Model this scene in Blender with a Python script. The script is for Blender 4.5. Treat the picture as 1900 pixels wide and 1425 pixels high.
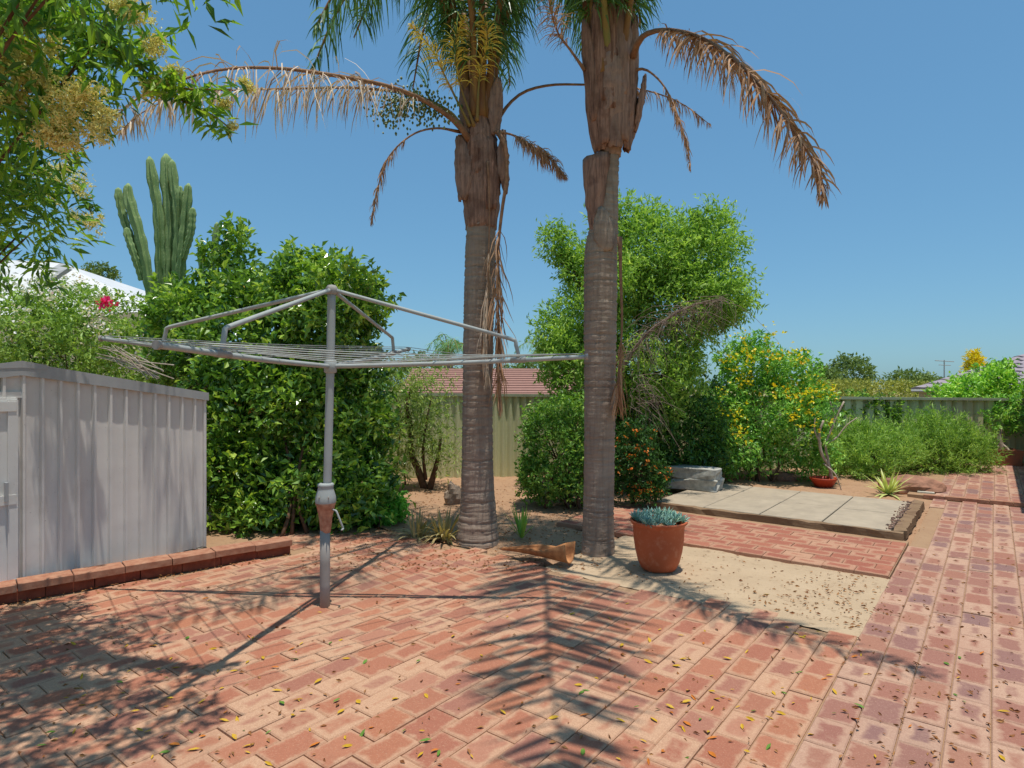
import bpy, math, random
import numpy as np
from mathutils import Vector

# ------------------------------------------------------------------ camera, sky, sun, exposure
for o in list(bpy.data.objects): bpy.data.objects.remove(o)
S = 1.6                                   # camera height in metres; pixel measures are in multiples of it
FPX, CX, HY = 1150.0, 950.0, 715.0        # focal length, centre and horizon row of the 1900 px wide photograph
AZ = math.atan2(1845 - CX, FPX)           # the paving runs along +Y; the camera looks this far to its left
CA, SA = math.cos(AZ), math.sin(AZ)
scene = bpy.context.scene
cam_d = bpy.data.cameras.new('camera'); cam = bpy.data.objects.new('camera', cam_d)
scene.collection.objects.link(cam); scene.camera = cam
cam.location = (0, 0, S); cam.rotation_euler = (math.pi / 2, 0, AZ)
cam_d.sensor_width = 36; cam_d.lens = 36 * FPX / 1900; cam_d.shift_y = 2.5 / 1900
cam_d.clip_start = 0.05; cam_d.clip_end = 3000

SUN_OFF = (-0.075, 0.12)                 # shadow offset per unit height (camera right, camera forward)
offw = (SUN_OFF[0] * CA - SUN_OFF[1] * SA, SUN_OFF[0] * SA + SUN_OFF[1] * CA)
to_sun = Vector((-offw[0], -offw[1], 1)).normalized()
w = bpy.data.worlds.new('World'); scene.world = w; w.use_nodes = True
nt = w.node_tree; bg = nt.nodes['Background']
sky = nt.nodes.new('ShaderNodeTexSky'); sky.sky_type = 'NISHITA'; sky.sun_disc = False
sky.sun_elevation = math.asin(to_sun.z); sky.sun_rotation = math.atan2(to_sun.x, to_sun.y)
sky.air_density = 1.0; sky.dust_density = 0.8; sky.ozone_density = 5.0; sky.altitude = 0
hs = nt.nodes.new('ShaderNodeHueSaturation'); hs.inputs['Saturation'].default_value = 1.15   # one uniform grade of the whole sky, as the photograph's processing gives
gm = nt.nodes.new('ShaderNodeGamma'); gm.inputs[1].default_value = 0.5
mx = nt.nodes.new('ShaderNodeMix'); mx.data_type = 'RGBA'; mx.blend_type = 'MULTIPLY'; mx.inputs[0].default_value = 1; mx.inputs[7].default_value = (0.64, 1.02, 1.24, 1)
nt.links.new(sky.outputs[0], hs.inputs['Color']); nt.links.new(hs.outputs[0], gm.inputs[0]); nt.links.new(gm.outputs[0], mx.inputs[6]); nt.links.new(mx.outputs[2], bg.inputs[0]); bg.inputs[1].default_value = 0.15
sl = bpy.data.lights.new('sun', 'SUN'); sl.energy = 2.9; sl.angle = math.radians(0.53); sl.color = (1, 0.955, 0.88)
so = bpy.data.objects.new('sun', sl); scene.collection.objects.link(so)
so.rotation_euler = (-to_sun).to_track_quat('-Z', 'Y').to_euler(); so.location = (0, 0, 20)
scene.view_settings.view_transform = 'Standard'; scene.view_settings.look = 'None'
scene.view_settings.exposure = 0.6; scene.view_settings.gamma = 1
scene.render.engine = 'CYCLES'
scene.cycles.max_bounces = 6; scene.cycles.transparent_max_bounces = 8

# ------------------------------------------------------------------ helpers
R = np.random.default_rng(7); random.seed(7)
COL = scene.collection
ORG = {}
def cw(P):                                # camera ground frame (right, forward, up; multiples of S) -> world metres
    P = np.asarray(P, float)
    X, Z, H = P[..., 0], P[..., 1], P[..., 2]
    return np.stack([(X * CA - Z * SA) * S, (X * SA + Z * CA) * S, H * S], -1)
def vu(v, u, h=0.0): return np.array([v * S, u * S, h * S])
def px(x, y, Z): return np.array([(x - CX) / FPX * Z, Z, 1 + (HY - y) / FPX * Z])
def gz(y, h=0.0): return FPX * (1 - h) / (y - HY)
def gp(x, y, h=0.0): return px(x, y, gz(y, h))
def c2vu(p): return np.array([p[0] * CA - p[1] * SA, p[0] * SA + p[1] * CA])
def vu2c(v, u): return np.array([v * CA + u * SA, -v * SA + u * CA])

def mesh_obj(name, V, F, mat=None, parent=None, smooth=False, loc=None, uv=None):
    V = np.asarray(V, np.float32).reshape(-1, 3)
    if parent is not None: org = ORG[parent.name]
    else: org = np.zeros(3) if loc is None else np.asarray(loc, float)
    V = V - org.astype(np.float32)
    me = bpy.data.meshes.new(name)
    if isinstance(F, np.ndarray): sizes = np.full(len(F), F.shape[1], np.int32); loops = F.astype(np.int32).ravel()
    else:
        sizes = np.array([len(f) for f in F], np.int32); loops = np.array([i for f in F for i in f], np.int32)
    me.vertices.add(len(V)); me.vertices.foreach_set('co', V.ravel())
    me.loops.add(len(loops)); me.loops.foreach_set('vertex_index', loops)
    me.polygons.add(len(sizes))
    me.polygons.foreach_set('loop_start', np.concatenate([[0], np.cumsum(sizes)[:-1]]).astype(np.int32))
    me.polygons.foreach_set('loop_total', sizes)
    me.polygons.foreach_set('use_smooth', np.full(len(sizes), bool(smooth)))
    if uv is not None:
        l = me.uv_layers.new(name='UVMap'); l.data.foreach_set('uv', np.asarray(uv, np.float32)[loops].ravel())
    me.update(calc_edges=True); me.validate()
    if mat: me.materials.append(mat)
    o = bpy.data.objects.new(name, me); COL.objects.link(o)
    if parent is not None: o.parent = parent; ORG[o.name] = org
    else: o.location = org; ORG[o.name] = org
    return o
def tag(o, label, cat, group=None):
    o['label'] = label; o['category'] = cat
    if group: o['group'] = group
    return o
def thing(name, label, cat, loc, group=None):
    o = bpy.data.objects.new(name, None); COL.objects.link(o); o.location = tuple(loc); o.empty_display_size = 0.1
    ORG[o.name] = np.asarray(loc, float)
    return tag(o, label, cat, group)
def struct(o): o['kind'] = 'structure'; return o
def stuff(o): o['kind'] = 'stuff'; return o

class MB:
    def __init__(s): s.V = []; s.F = []; s.n = 0
    def add(s, V, F):
        V = np.asarray(V, float).reshape(-1, 3)
        s.V.append(V); s.F += [tuple(int(i) + s.n for i in f) for f in F]; s.n += len(V); return s
    def box(s, c, sz, ax=None, bev=0.0):
        c = np.asarray(c, float); hx, hy, hz = [k / 2 for k in sz]
        if ax is None: ax = np.eye(3)
        ax = np.asarray(ax, float)
        if bev <= 0:
            P = [(i * hx, j * hy, k * hz) for k in (-1, 1) for j in (-1, 1) for i in (-1, 1)]
            F = [(0, 2, 3, 1), (4, 5, 7, 6), (0, 1, 5, 4), (2, 6, 7, 3), (0, 4, 6, 2), (1, 3, 7, 5)]
        else:
            b = min(bev, hx * .9, hy * .9, hz * .9); P = []
            for z, k in ((-hz, b), (-hz + b, 0), (hz - b, 0), (hz, b)):
                P += [(-hx + k, -hy + k, z), (hx - k, -hy + k, z), (hx - k, hy - k, z), (-hx + k, hy - k, z)]
            F = [(3, 2, 1, 0), (12, 13, 14, 15)]
            for l in range(3):
                for i in range(4): j = (i + 1) % 4; F.append((l * 4 + i, l * 4 + j, l * 4 + 4 + j, l * 4 + 4 + i))
        return s.add(np.array(P) @ ax + c, F)
    def build(s, name, mat, parent=None, smooth=False, loc=None):
        return mesh_obj(name, np.concatenate(s.V), s.F, mat, parent, smooth, loc)
def rotz(a): c, s_ = math.cos(a), math.sin(a); return np.array([[c, s_, 0], [-s_, c, 0], [0, 0, 1]])

def nrm(a): return a / np.maximum(np.linalg.norm(a, axis=-1, keepdims=True), 1e-9)
def resample(P, n):
    P = np.asarray(P, float)
    m = len(P)
    if m == 2: t = np.linspace(0, 1, n)[:, None]; return P[0] * (1 - t) + P[1] * t
    E = np.vstack([2 * P[0] - P[1], P, 2 * P[-1] - P[-2]])
    d = np.concatenate([[0], np.cumsum(np.linalg.norm(np.diff(P[:, :3], axis=0), axis=1))]); d /= d[-1]
    t = np.linspace(0, 1, n); k = np.clip(np.searchsorted(d, t, side='right') - 1, 0, m - 2)
    f = ((t - d[k]) / np.maximum(d[k + 1] - d[k], 1e-9))[:, None]
    a, b, c, e = E[k], E[k + 1], E[k + 2], E[k + 3]
    return .5 * ((2 * b) + (-a + c) * f + (2 * a - 5 * b + 4 * c - e) * f ** 2 + (-a + 3 * b - 3 * c + e) * f ** 3)
def tube(P, rad, seg=8, cap=True):
    P = np.asarray(P, float); n = len(P); rad = np.broadcast_to(np.asarray(rad, float), (n,))
    T = nrm(np.gradient(P, axis=0)); ref = np.array([0., 0, 1]) if abs(T[0][2]) < .9 else np.array([1., 0, 0])
    V = []; u = nrm(np.cross(T[0], ref))
    for i in range(n):
        u = nrm(u - T[i] * np.dot(u, T[i])); b = np.cross(T[i], u)
        a = np.arange(seg) * 2 * math.pi / seg
        V.append(P[i] + rad[i] * (np.cos(a)[:, None] * u + np.sin(a)[:, None] * b))
    V = np.concatenate(V); F = []
    for i in range(n - 1):
        for j in range(seg):
            k = (j + 1) % seg; F.append((i * seg + j, i * seg + k, i * seg + seg + k, i * seg + seg + j))
    if cap: F.append(tuple(range(seg - 1, -1, -1))); F.append(tuple(range((n - 1) * seg, n * seg)))
    return V, F
def ctube(mb, P, rad, seg=8, n=None):     # path in camera frame, radius in multiples of S
    P = np.asarray(P, float)
    if n: 
        rad = np.broadcast_to(np.asarray(rad, float), (len(P),))
        Q = resample(np.column_stack([P, rad]), n); P, rad = Q[:, :3], np.maximum(Q[:, 3], 1e-4)
    V, F = tube(cw(P), np.asarray(rad) * S, seg); return mb.add(V, F)
def lathe(prof, seg=32):                  # [(r, z)] -> V, F
    n = len(prof); a = np.arange(seg) * 2 * math.pi / seg
    V = np.concatenate([np.column_stack([r * np.cos(a), r * np.sin(a), np.full(seg, z)]) for r, z in prof])
    F = [(i * seg + j, i * seg + (j + 1) % seg, i * seg + seg + (j + 1) % seg, i * seg + seg + j) for i in range(n - 1) for j in range(seg)]
    return V, F

# leaves -----------------------------------------------------------
def leaf_mesh(C, D, L, W, rng, fold=.25, droop=.1):
    n = len(C); D = nrm(D); L = np.broadcast_to(L, (n,))[:, None]; W = np.broadcast_to(W, (n,))[:, None]
    N = nrm(rng.normal(size=(n, 3)) * .7 + np.array([0, 0, 1.]))
    Sd = nrm(np.cross(D, N)); N = np.cross(Sd, D)
    mid = C + D * L * .45
    V = np.stack([C, mid + Sd * W * .5 + N * W * fold, C + D * L - N * L * droop, mid - Sd * W * .5 + N * W * fold], 1)
    b = (np.arange(n) * 4)[:, None]
    F = np.concatenate([b + np.array([[0, 1, 2]]), b + np.array([[0, 2, 3]])], 1).reshape(-1, 3)
    return V.reshape(-1, 3), F
def join(parts):
    V = []; F = []; n = 0
    for v, f in parts: V.append(v); F.append(f + n); n += len(v)
    return np.concatenate(V), np.concatenate(F)
def clusters(lobes, n, rng, shell=.3, lump=.18, reject=.62):
    wts = np.array([l[2] if len(l) > 2 else l[1][0] * l[1][2] for l in lobes], float); wts /= wts.sum()
    out = []; outd = []
    C = np.array([l[0] for l in lobes]); Rd = np.array([l[1] for l in lobes])
    tot = 0
    while tot < n:
        m = n * 2
        k = rng.choice(len(lobes), m, p=wts); d = nrm(rng.normal(size=(m, 3)))
        ph = k * 2.1
        lum = 1 + lump * (np.sin(d[:, 0] * 7 + ph) * np.sin(d[:, 2] * 6 + ph * 2) + .6 * np.sin(d[:, 1] * 9 + d[:, 2] * 8 + ph))
        r = (1 - shell * rng.random(m) ** 1.6) * lum
        p = C[k] + d * Rd[k] * r[:, None]
        keep = np.ones(m, bool)
        for j in range(len(lobes)):
            q = np.linalg.norm((p - C[j]) / Rd[j], axis=1); keep &= ~((q < reject) & (k != j))
        keep &= p[:, 2] > .01
        out.append(p[keep]); outd.append(nrm(d / Rd[k])[keep]); tot += keep.sum()
    return np.concatenate(out)[:n], np.concatenate(outd)[:n]
def foliage(lobes, n, per, L, W, seed, shell=.3, lump=.18, up=.25, out=.5, spread=.5, tw=.9, droop=.1, fold=.25, reject=.62, clen=1.5):
    rng = np.random.default_rng(seed)
    P, D = clusters(lobes, n, rng, shell, lump, reject)
    tdir = nrm(D * out + rng.normal(size=D.shape) * spread + np.array([0, 0, up]))
    k = np.repeat(np.arange(n), per); m = len(k)
    t = rng.random(m)
    base = P[k] + tdir[k] * (t * clen * L)[:, None] + rng.normal(size=(m, 3)) * L * .25
    ld = nrm(tdir[k] * .6 + rng.normal(size=(m, 3)) * tw)
    sc = rng.uniform(.45, 1.4, m)
    V, F = leaf_mesh(cw(base), (cw(base + ld * .01) - cw(base)), L * S * sc, W * S * sc, rng, fold, droop)
    return V, F, P, D
def blossoms(P, size, rng, mat, parent, name='blossoms', per=5, jit=.6):
    k = np.repeat(np.arange(len(P)), per); m = len(k)
    b = P[k] + rng.normal(size=(m, 3)) * size * jit
    d = rng.normal(size=(m, 3)) + np.array([0, 0, .4])
    V, F = leaf_mesh(cw(b), d, size * S * rng.uniform(.6, 1.2, m), size * S * .8, rng, .2, .1)
    return stuff(mesh_obj(name, V, F, mat, parent))
def lumps(lobes, k, f, seed):                # break big lobes into a lumpy mass of smaller ones
    rng = np.random.default_rng(seed); out = [(l[0], np.array(l[1]) * .8) for l in lobes]
    for l in lobes:
        for i in range(k):
            d = nrm(rng.normal(size=3)); out.append((l[0] + d * l[1] * rng.uniform(.62, .92), np.array(l[1]) * f * rng.uniform(.6, 1.3)))
    return out
def L(x, y, Z, rx, ry, rz=None, wt=None):  # a crown lobe from pixels at a known distance
    a, b = rx / FPX * Z, ry / FPX * Z
    r = (px(x, y, Z), np.array([a, a if rz is None else rz, b]))
    return r if wt is None else r + (wt,)

# materials --------------------------------------------------------
def srgb(r, g, b):
    f = lambda c: (c / 255 / 12.92) if c / 255 <= .04045 else ((c / 255 + .055) / 1.055) ** 2.4
    return (f(r), f(g), f(b), 1)
class NT:
    def __init__(s, name):
        s.m = bpy.data.materials.new(name); s.m.use_nodes = True; s.t = s.m.node_tree
        s.b = s.t.nodes['Principled BSDF']; s.o = s.t.nodes['Material Output']
    def n(s, ty, **k):
        nd = s.t.nodes.new('ShaderNode' + ty)
        for a, v in k.items():
            if a.startswith('i_'): nd.inputs[a[2:].replace('_', ' ')].default_value = v
            else: setattr(nd, a, v)
        return nd
    def l(s, a, b): s.t.links.new(a, b)
    def co(s, kind='Object'): return s.n('TexCoord').outputs[kind]
    def pos(s): return s.n('NewGeometry').outputs['Position']
    def noise(s, scale, detail=4, rough=.55, vec=None, out='Fac', dist=0):
        nd = s.n('TexNoise'); nd.inputs['Scale'].default_value = scale; nd.inputs['Detail'].default_value = detail
        nd.inputs['Roughness'].default_value = rough; nd.inputs['Distortion'].default_value = dist
        s.l(vec if vec is not None else s.pos(), nd.inputs['Vector']); return nd.outputs[out]
    def ramp(s, fac, stops, interp='LINEAR'):
        r = s.n('ValToRGB'); r.color_ramp.interpolation = interp; e = r.color_ramp.elements
        while len(e) < len(stops): e.new(.5)
        for i, (p, c) in enumerate(stops): e[i].position = p; e[i].color = c if len(c) == 4 else (*c, 1)
        s.l(fac, r.inputs[0]); return r.outputs[0]
    def mix(s, fac, a, b, mode='MIX'):
        m = s.n('Mix', data_type='RGBA', blend_type=mode)
        for v, i in ((fac, 0), (a, 6), (b, 7)):
            if hasattr(v, 'is_linked') or hasattr(v, 'links'): s.l(v, m.inputs[i])
            else: m.inputs[i].default_value = v
        return m.outputs[2]
    def math(s, op, a, b=0.0, c=None, clamp=False):
        m = s.n('Math', operation=op, use_clamp=clamp)
        for i, v in enumerate((a, b) if c is None else (a, b, c)):
            if hasattr(v, 'links'): s.l(v, m.inputs[i])
            else: m.inputs[i].default_value = v
        return m.outputs[0]
    def bump(s, h, strength=.3, dist=.01):
        b = s.n('Bump'); b.inputs['Strength'].default_value = strength; b.inputs['Distance'].default_value = dist
        s.l(h, b.inputs['Height']); s.l(b.outputs[0], s.b.inputs['Normal'])
    def col(s, c): s.l(c, s.b.inputs['Base Color'])
    def rough(s, v, spec=None):
        s.b.inputs['Roughness'].default_value = v
        if spec is not None: s.b.inputs['Specular IOR Level'].default_value = spec
    def rnd(s): return s.n('NewGeometry').outputs['Random Per Island']

def leafmat(name, stops, trans=.3, rough=.45, spec=.4, nscale=1.3, gain=1.36):
    m = NT(name); r = m.rnd(); nz = m.noise(nscale, 3)
    f = m.math('ADD', m.math('MULTIPLY', r, .62), m.math('MULTIPLY', m.math('SUBTRACT', nz, .3), .9), clamp=True)
    k = len(stops); c = m.ramp(f, [(i / (k - 1), srgb(*[min(q * gain, 235) for q in s_])) for i, s_ in enumerate(stops)])
    m.col(c); m.rough(rough, spec)
    if trans > 0:
        t = m.n('BsdfTranslucent'); m.l(m.mix(1.0, c, (1.25, 1.25, .55, 1), 'MULTIPLY'), t.inputs[0])
        x = m.n('MixShader'); x.inputs[0].default_value = trans
        m.l(m.b.outputs[0], x.inputs[1]); m.l(t.outputs[0], x.inputs[2]); m.l(x.outputs[0], m.o.inputs[0])
    return m.m
def simple(name, c1, c2=None, scale=8, rough=.7, spec=.3, bump=0, metal=0, detail=5, stretch=None, bdist=.01):
    m = NT(name); v = m.co()
    if stretch:
        mp = m.n('Mapping'); mp.inputs['Scale'].default_value = stretch; m.l(v, mp.inputs[0]); v = mp.outputs[0]
    nz = m.noise(scale, detail, .6, v)
    m.col(m.ramp(nz, [(.3, srgb(*c1)), (.7, srgb(*(c2 or c1)))])); m.rough(rough, spec); m.b.inputs['Metallic'].default_value = metal
    if bump: m.bump(nz, bump, bdist)
    return m.m

M = {}
HG = 1.1                                  # the paving was picked a little dark
def hg(c): return srgb(*[min(q * HG, 240) for q in c])
def brickmat(name, reds, sand1, sand2, cover):
    m = NT(name); uv = m.co('UV'); sp = m.n('SeparateXYZ'); m.l(uv, sp.inputs[0])
    def edge(x, k): return m.math('MULTIPLY', m.math('MINIMUM', x, m.math('SUBTRACT', 1.0, x)), k)
    ed = m.math('MINIMUM', edge(sp.outputs[0], .25), edge(sp.outputs[1], .168))   # metres from the brick's edge
    rnd = m.math('FRACT', m.math('ADD', m.math('MULTIPLY', m.rnd(), 7.31), m.n('ObjectInfo').outputs['Random']))
    n1 = m.noise(9, 5, .6); n2 = m.noise(45, 5, .65); big = m.noise(.9, 3, .5)
    r2 = m.math('FRACT', m.math('MULTIPLY', rnd, 13.7))
    # sand cover: strong at edges, patchy in the middle, some bricks and areas dusted over
    n0 = m.noise(22, 6, .7); lim = m.math('MULTIPLY_ADD', m.math('POWER', r2, 1.7), .06, .008)
    e = m.math('SUBTRACT', m.math('ADD', ed, m.math('ADD', m.math('MULTIPLY', m.math('SUBTRACT', n1, .5), .085), m.math('MULTIPLY', m.math('SUBTRACT', n0, .5), .06))), lim)
    e = m.math('MULTIPLY_ADD', e, -44, .5)
    dust = m.math('ADD', m.math('MULTIPLY', m.math('SUBTRACT', big, .5), 2.0), m.math('MULTIPLY', m.math('SUBTRACT', r2, .74), 1.2))
    dust = m.math('ADD', dust, m.math('MULTIPLY', m.math('SUBTRACT', n0, .5), 2.2))
    cov = m.math('ADD', m.math('MULTIPLY', m.math('MAXIMUM', m.math('MINIMUM', e, 1.0), 0.0), .8), m.math('MAXIMUM', dust, 0.0), clamp=True)
    cov = m.math('MULTIPLY', cov, cover, clamp=True)
    k = len(reds); red = m.ramp(rnd, [(i / (k - 1), hg(c)) for i, c in enumerate(reds)])
    red = m.mix(m.math('MULTIPLY', n2, .5), red, srgb(112, 72, 58))
    n5 = m.noise(140, 3, .7); sand = m.mix(m.math('MULTIPLY_ADD', m.math('SUBTRACT', n5, .5), 3.2, n2, True), hg(sand1), hg(sand2)); red = m.mix(m.math('MULTIPLY', m.ramp(n5, [(.55, (0, 0, 0)), (.68, (1, 1, 1))]), .4), red, hg(sand1))
    c = m.mix(cov, red, sand)
    st = m.noise(.55, 4, .6); c = m.mix(m.math('MULTIPLY', m.math('SUBTRACT', st, .56, None, True), 2.4, None, True), c, srgb(98, 82, 72))
    m.col(c); m.rough(.9, .15); m.bump(m.math('ADD', n2, m.math('MULTIPLY', cov, .4)), .35, .006)
    return m.m
M['brick'] = brickmat('brick_paver', [(160, 103, 80), (168, 112, 86), (152, 96, 77), (164, 107, 80), (146, 98, 83), (168, 118, 95)], (182, 147, 119), (158, 122, 97), .92)
M['pathbrick'] = brickmat('path_paver', [(150, 102, 86), (138, 100, 90), (152, 104, 86), (126, 98, 94), (144, 96, 82), (156, 112, 92)], (176, 144, 121), (156, 122, 102), .94)
M['redbrick'] = brickmat('cross_paver', [(154, 94, 76), (146, 86, 70), (158, 100, 80), (140, 84, 70)], (172, 134, 108), (154, 116, 94), .95)
M['edgebrick0'] = simple('cut_brick', (172, 112, 90), (154, 98, 78), 14, .9, .15, .4)
def sandmat(name, a, b, dark, litter=.5):
    m = NT(name); n1 = m.noise(3, 6, .65); n2 = m.noise(60, 4, .7); n3 = m.noise(14, 5, .6)
    c = m.mix(n1, hg(a), hg(b))
    sp = m.ramp(n3, [(.58, (0, 0, 0)), (.72, (1, 1, 1))]); c = m.mix(m.math('MULTIPLY', sp, litter), c, srgb(*dark))
    c = m.mix(m.math('MULTIPLY', m.ramp(n2, [(.6, (0, 0, 0)), (.7, (1, 1, 1))]), .35), c, srgb(*dark))
    m.col(c); m.rough(.95, .1); m.bump(m.math('ADD', n2, n3), .5, .012); return m.m
M['sand'] = sandmat('pale_sand', (178, 156, 128), (150, 128, 103), (112, 86, 66), .55)
M['joint'] = sandmat('joint_sand', (156, 128, 100), (138, 108, 84), (96, 74, 58), .3)
M['soil'] = sandmat('garden_soil', (164, 134, 106), (138, 104, 80), (92, 66, 50), .7)
M['earth'] = sandmat('earth', (150, 132, 98), (112, 116, 70), (80, 80, 50), .6)

# ------------------------------------------------------------------ setting: ground, patio, paths
def grid(v0, v1, u0, u1, nv, nu, zf):
    v, u = np.meshgrid(np.linspace(v0, v1, nv), np.linspace(u0, u1, nu), indexing='ij')
    z = zf(v, u); V = np.stack([v * S, u * S, z], -1).reshape(-1, 3)
    i, j = np.meshgrid(np.arange(nv - 1), np.arange(nu - 1), indexing='ij'); a = (i * nu + j).ravel()
    return V, np.stack([a, a + nu, a + nu + 1, a + 1], 1)
FA, FB = np.array([-2.6, 6.25]), np.array([7.6, 8.05])      # back fence line in the camera frame
def behind(v, u):                                             # signed distance behind the fence (S units)
    X = v * CA + u * SA; Z = -v * SA + u * CA; d = (FB - FA) / np.linalg.norm(FB - FA)
    return -(X - FA[0]) * d[1] + (Z - FA[1]) * d[0]
def gzf(v, u):
    b = behind(v, u)
    return -.06 - 2.2 * np.clip((b - .3) / 6, 0, 1)
V, F = grid(-400, 400, -400, 400, 2, 2, lambda v, u: v * 0 - 2.3)
gx = np.concatenate([[-500, -120, -50], np.linspace(-26, 30, 90), [50, 120, 500]])
v, u = np.meshgrid(gx, gx, indexing='ij'); Vg = np.stack([v * S, u * S, gzf(v, u)], -1).reshape(-1, 3); n = len(gx)
i, j = np.meshgrid(np.arange(n - 1), np.arange(n - 1), indexing='ij'); a = (i * n + j).ravel()
struct(mesh_obj('ground', Vg, np.stack([a, a + n, a + n + 1, a + 1], 1), M['earth'], smooth=True))
def bump2(v, u, s=1.0):
    return s * (.012 * np.sin(v * 9 + 1) * np.sin(u * 7) + .008 * np.sin(v * 23 + u * 17) + .006 * np.sin(u * 31 - v * 13))
# garden bed between patio and fence, rising slightly towards the fence
def bedz(v, u): 
    b = behind(v, u); return -.02 + bump2(v, u, 1.2) * np.clip((-.42 - v) / .3, 0, 1) - .012 * np.clip((v + .6) / .15, 0, 1) + .05 * np.clip(1 + b / 2.2, 0, 1) - .35 * np.clip((b - .15) / .5, 0, 1) - .06 * np.clip((v + 2.05) / .12, 0, 1) * np.clip((3.78 - u) / .05, 0, 1)
V, F = grid(-9, -.405, 2.87, 12, 120, 130, bedz); bed = struct(mesh_obj('garden_bed', V, F, M['soil'], smooth=True))
V, F = grid(-9, -3.0, -4, 2.87, 50, 50, lambda v, u: -.03 + bump2(v, u)); struct(mesh_obj('side_bed', V, F, M['soil'], smooth=True))
V, F = grid(-1.95, -.415, 2.78, 3.735, 90, 60, lambda v, u: -.006 + bump2(v, u, .45) + .004 * np.sin(v * 61 + 3 * np.sin(u * 37)) * np.sin(u * 53 + 2 * np.sin(v * 29)) + .012 * np.exp(-((v + 1.15) / .45) ** 2 - ((u - 3.25) / .25) ** 2)); struct(mesh_obj('sand_patch', V, F, M['sand'], smooth=True))

BL, BW = .158 * S, .105 * S
def brick_template(l, wd, hgt=.05, ch=.006):
    P = []
    for z, k in ((-hgt, 0), (-ch, 0), (0, ch)):
        P += [(-wd / 2 + k, -l / 2 + k, z), (wd / 2 - k, -l / 2 + k, z), (wd / 2 - k, l / 2 - k, z), (-wd / 2 + k, l / 2 - k, z)]
    F = [(8, 9, 10, 11)] + [(q * 4 + i, q * 4 + (i + 1) % 4, q * 4 + 4 + (i + 1) % 4, q * 4 + 4 + i) for q in (0, 1) for i in range(4)]
    P = np.array(P); uv = np.column_stack([P[:, 1] / l + .5, P[:, 0] / wd + .5]); return P, np.array(F), uv
def vis_size(p):                                              # pixel size of a paver at world point p, 0 when out of view
    v, u = p[0] / S, p[1] / S; X, Z = v * CA + u * SA, -v * SA + u * CA
    if Z < .4: return 0
    x, y = CX + FPX * X / Z, HY + FPX / Z
    return 1 / Z if -30 < x < 1930 and y < 1450 else 0
def paving(parent, cells, mat, nmax=300, sx=1, gap=.0045, along='u', zamp=.0022):
    l, wd = BL - gap, BW - gap
    if along == 'v': P, F, uv = brick_template(wd, l); uv = uv[:, ::-1]
    else: P, F, uv = brick_template(l, wd)
    cells = sorted(cells, key=lambda c: -vis_size(c)); ind = [c for c in cells[:nmax] if vis_size(c) > 0]; rest = cells[len(ind):]
    rng = np.random.default_rng(len(cells))
    def tmat(c):
        tx, ty, tz = rng.normal(size=3) * (.006, .006, .006); z = rng.normal() * zamp
        A = np.array([[1, -tz, 0], [tz, 1, 0], [tx, ty, 1]]); return A, z, (tx, ty, tz)
    proto = None
    for c in ind:
        A, z, (tx, ty, tz) = tmat(c)
        if proto is None: 
            proto = mesh_obj('brick', P + ORG[parent.name], F, mat, parent, uv=uv); o = proto
        else: o = proto.copy(); COL.objects.link(o); o.parent = parent
        o.location = Vector((c[0], c[1], c[2] + z)) - Vector(ORG[parent.name]); o.rotation_euler = (tx, ty, tz)
    if rest:
        VV = []
        for c in rest:
            A, z, _ = tmat(c); VV.append(P @ A.T + np.array([c[0], c[1], c[2] + z]))
        nP = len(P); FF = (F[None] + (np.arange(len(rest)) * nP)[:, None, None]).reshape(-1, 4)
        # mesh islands get their own random tint
        stuff(mesh_obj('brick_field', np.concatenate(VV), FF, mat, parent, uv=np.tile(uv, (len(rest), 1))))
def running(v0, v1, u0, u1, z=0.0, along='u', vphase=0.0, keep=None):
    out = []
    if along == 'u':
        k = 0; v = v0 + BW / S / 2
        while v < v1 - .02:
            u = u0 + (.5 if k % 2 else 0) * BL / S + vphase
            while u < u1:
                c = (v * S, u * S, z)
                if keep is None or keep(v, u): out.append(c)
                u += BL / S
            v += BW / S; k += 1
    else:
        k = 0; u = u0 + BW / S / 2
        while u < u1 - .02:
            v = v0 + (.5 if k % 2 else 0) * BL / S
            while v < v1:
                if keep is None or keep(v, u): out.append((v * S, u * S, z))
                v += BL / S
            u += BW / S; k += 1
    return out
E0, E1 = np.array([-3.577, .796]), np.array([-3.31, 2.11])    # foot of the low brick edging (v, u)
def edge_v(u): return E0[0] + (E1[0] - E0[0]) * (u - E0[1]) / (E1[1] - E0[1])
def plane_poly(name, pts, z, mat, zjit=0):
    n = len(pts); V = np.array([(v * S, u * S, z) for v, u in pts] + [(v * S, u * S, z - .12) for v, u in pts]); return mesh_obj(name, V, [tuple(range(n))] + [(i, i + n, (i + 1) % n + n, (i + 1) % n) for i in range(n)], mat)
patio = struct(plane_poly('patio', [(-4.2, -2.2), (-.42, -2.2), (-.42, 2.80), (-4.2, 2.87)], -.012, M['joint']))
pj = np.random.default_rng(3)
def keep_patio(v, u):
    if u > 2.80 + .05 * math.sin(v * 5): return False
    return v > edge_v(u) + .03 if u < 2.2 else v > -3.45 - .3 * math.sin(u * 6)
paving(patio, running(-4.105, -.42, -.6, 2.9, keep=keep_patio), M['brick'])
path = struct(plane_poly('garden_path', [(-.42, -2.2), (.9, -2.2), (.9, 6.62), (-.42, 6.62)], -.013, M['joint']))
paving(path, running(-.428, .42, -.6, 6.6, vphase=.04, keep=lambda v, u: not (v < -.36 and 4.6 < u < 6.2)), M['pathbrick'])
upath = struct(plane_poly('upper_path', [(-.62, 6.6), (.9, 6.6), (.9, 10.4), (-.62, 10.4)], .034, M['joint']))
paving(upath, running(-.42, .85, 6.68, 9.9, z=.046), M['pathbrick'])
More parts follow.
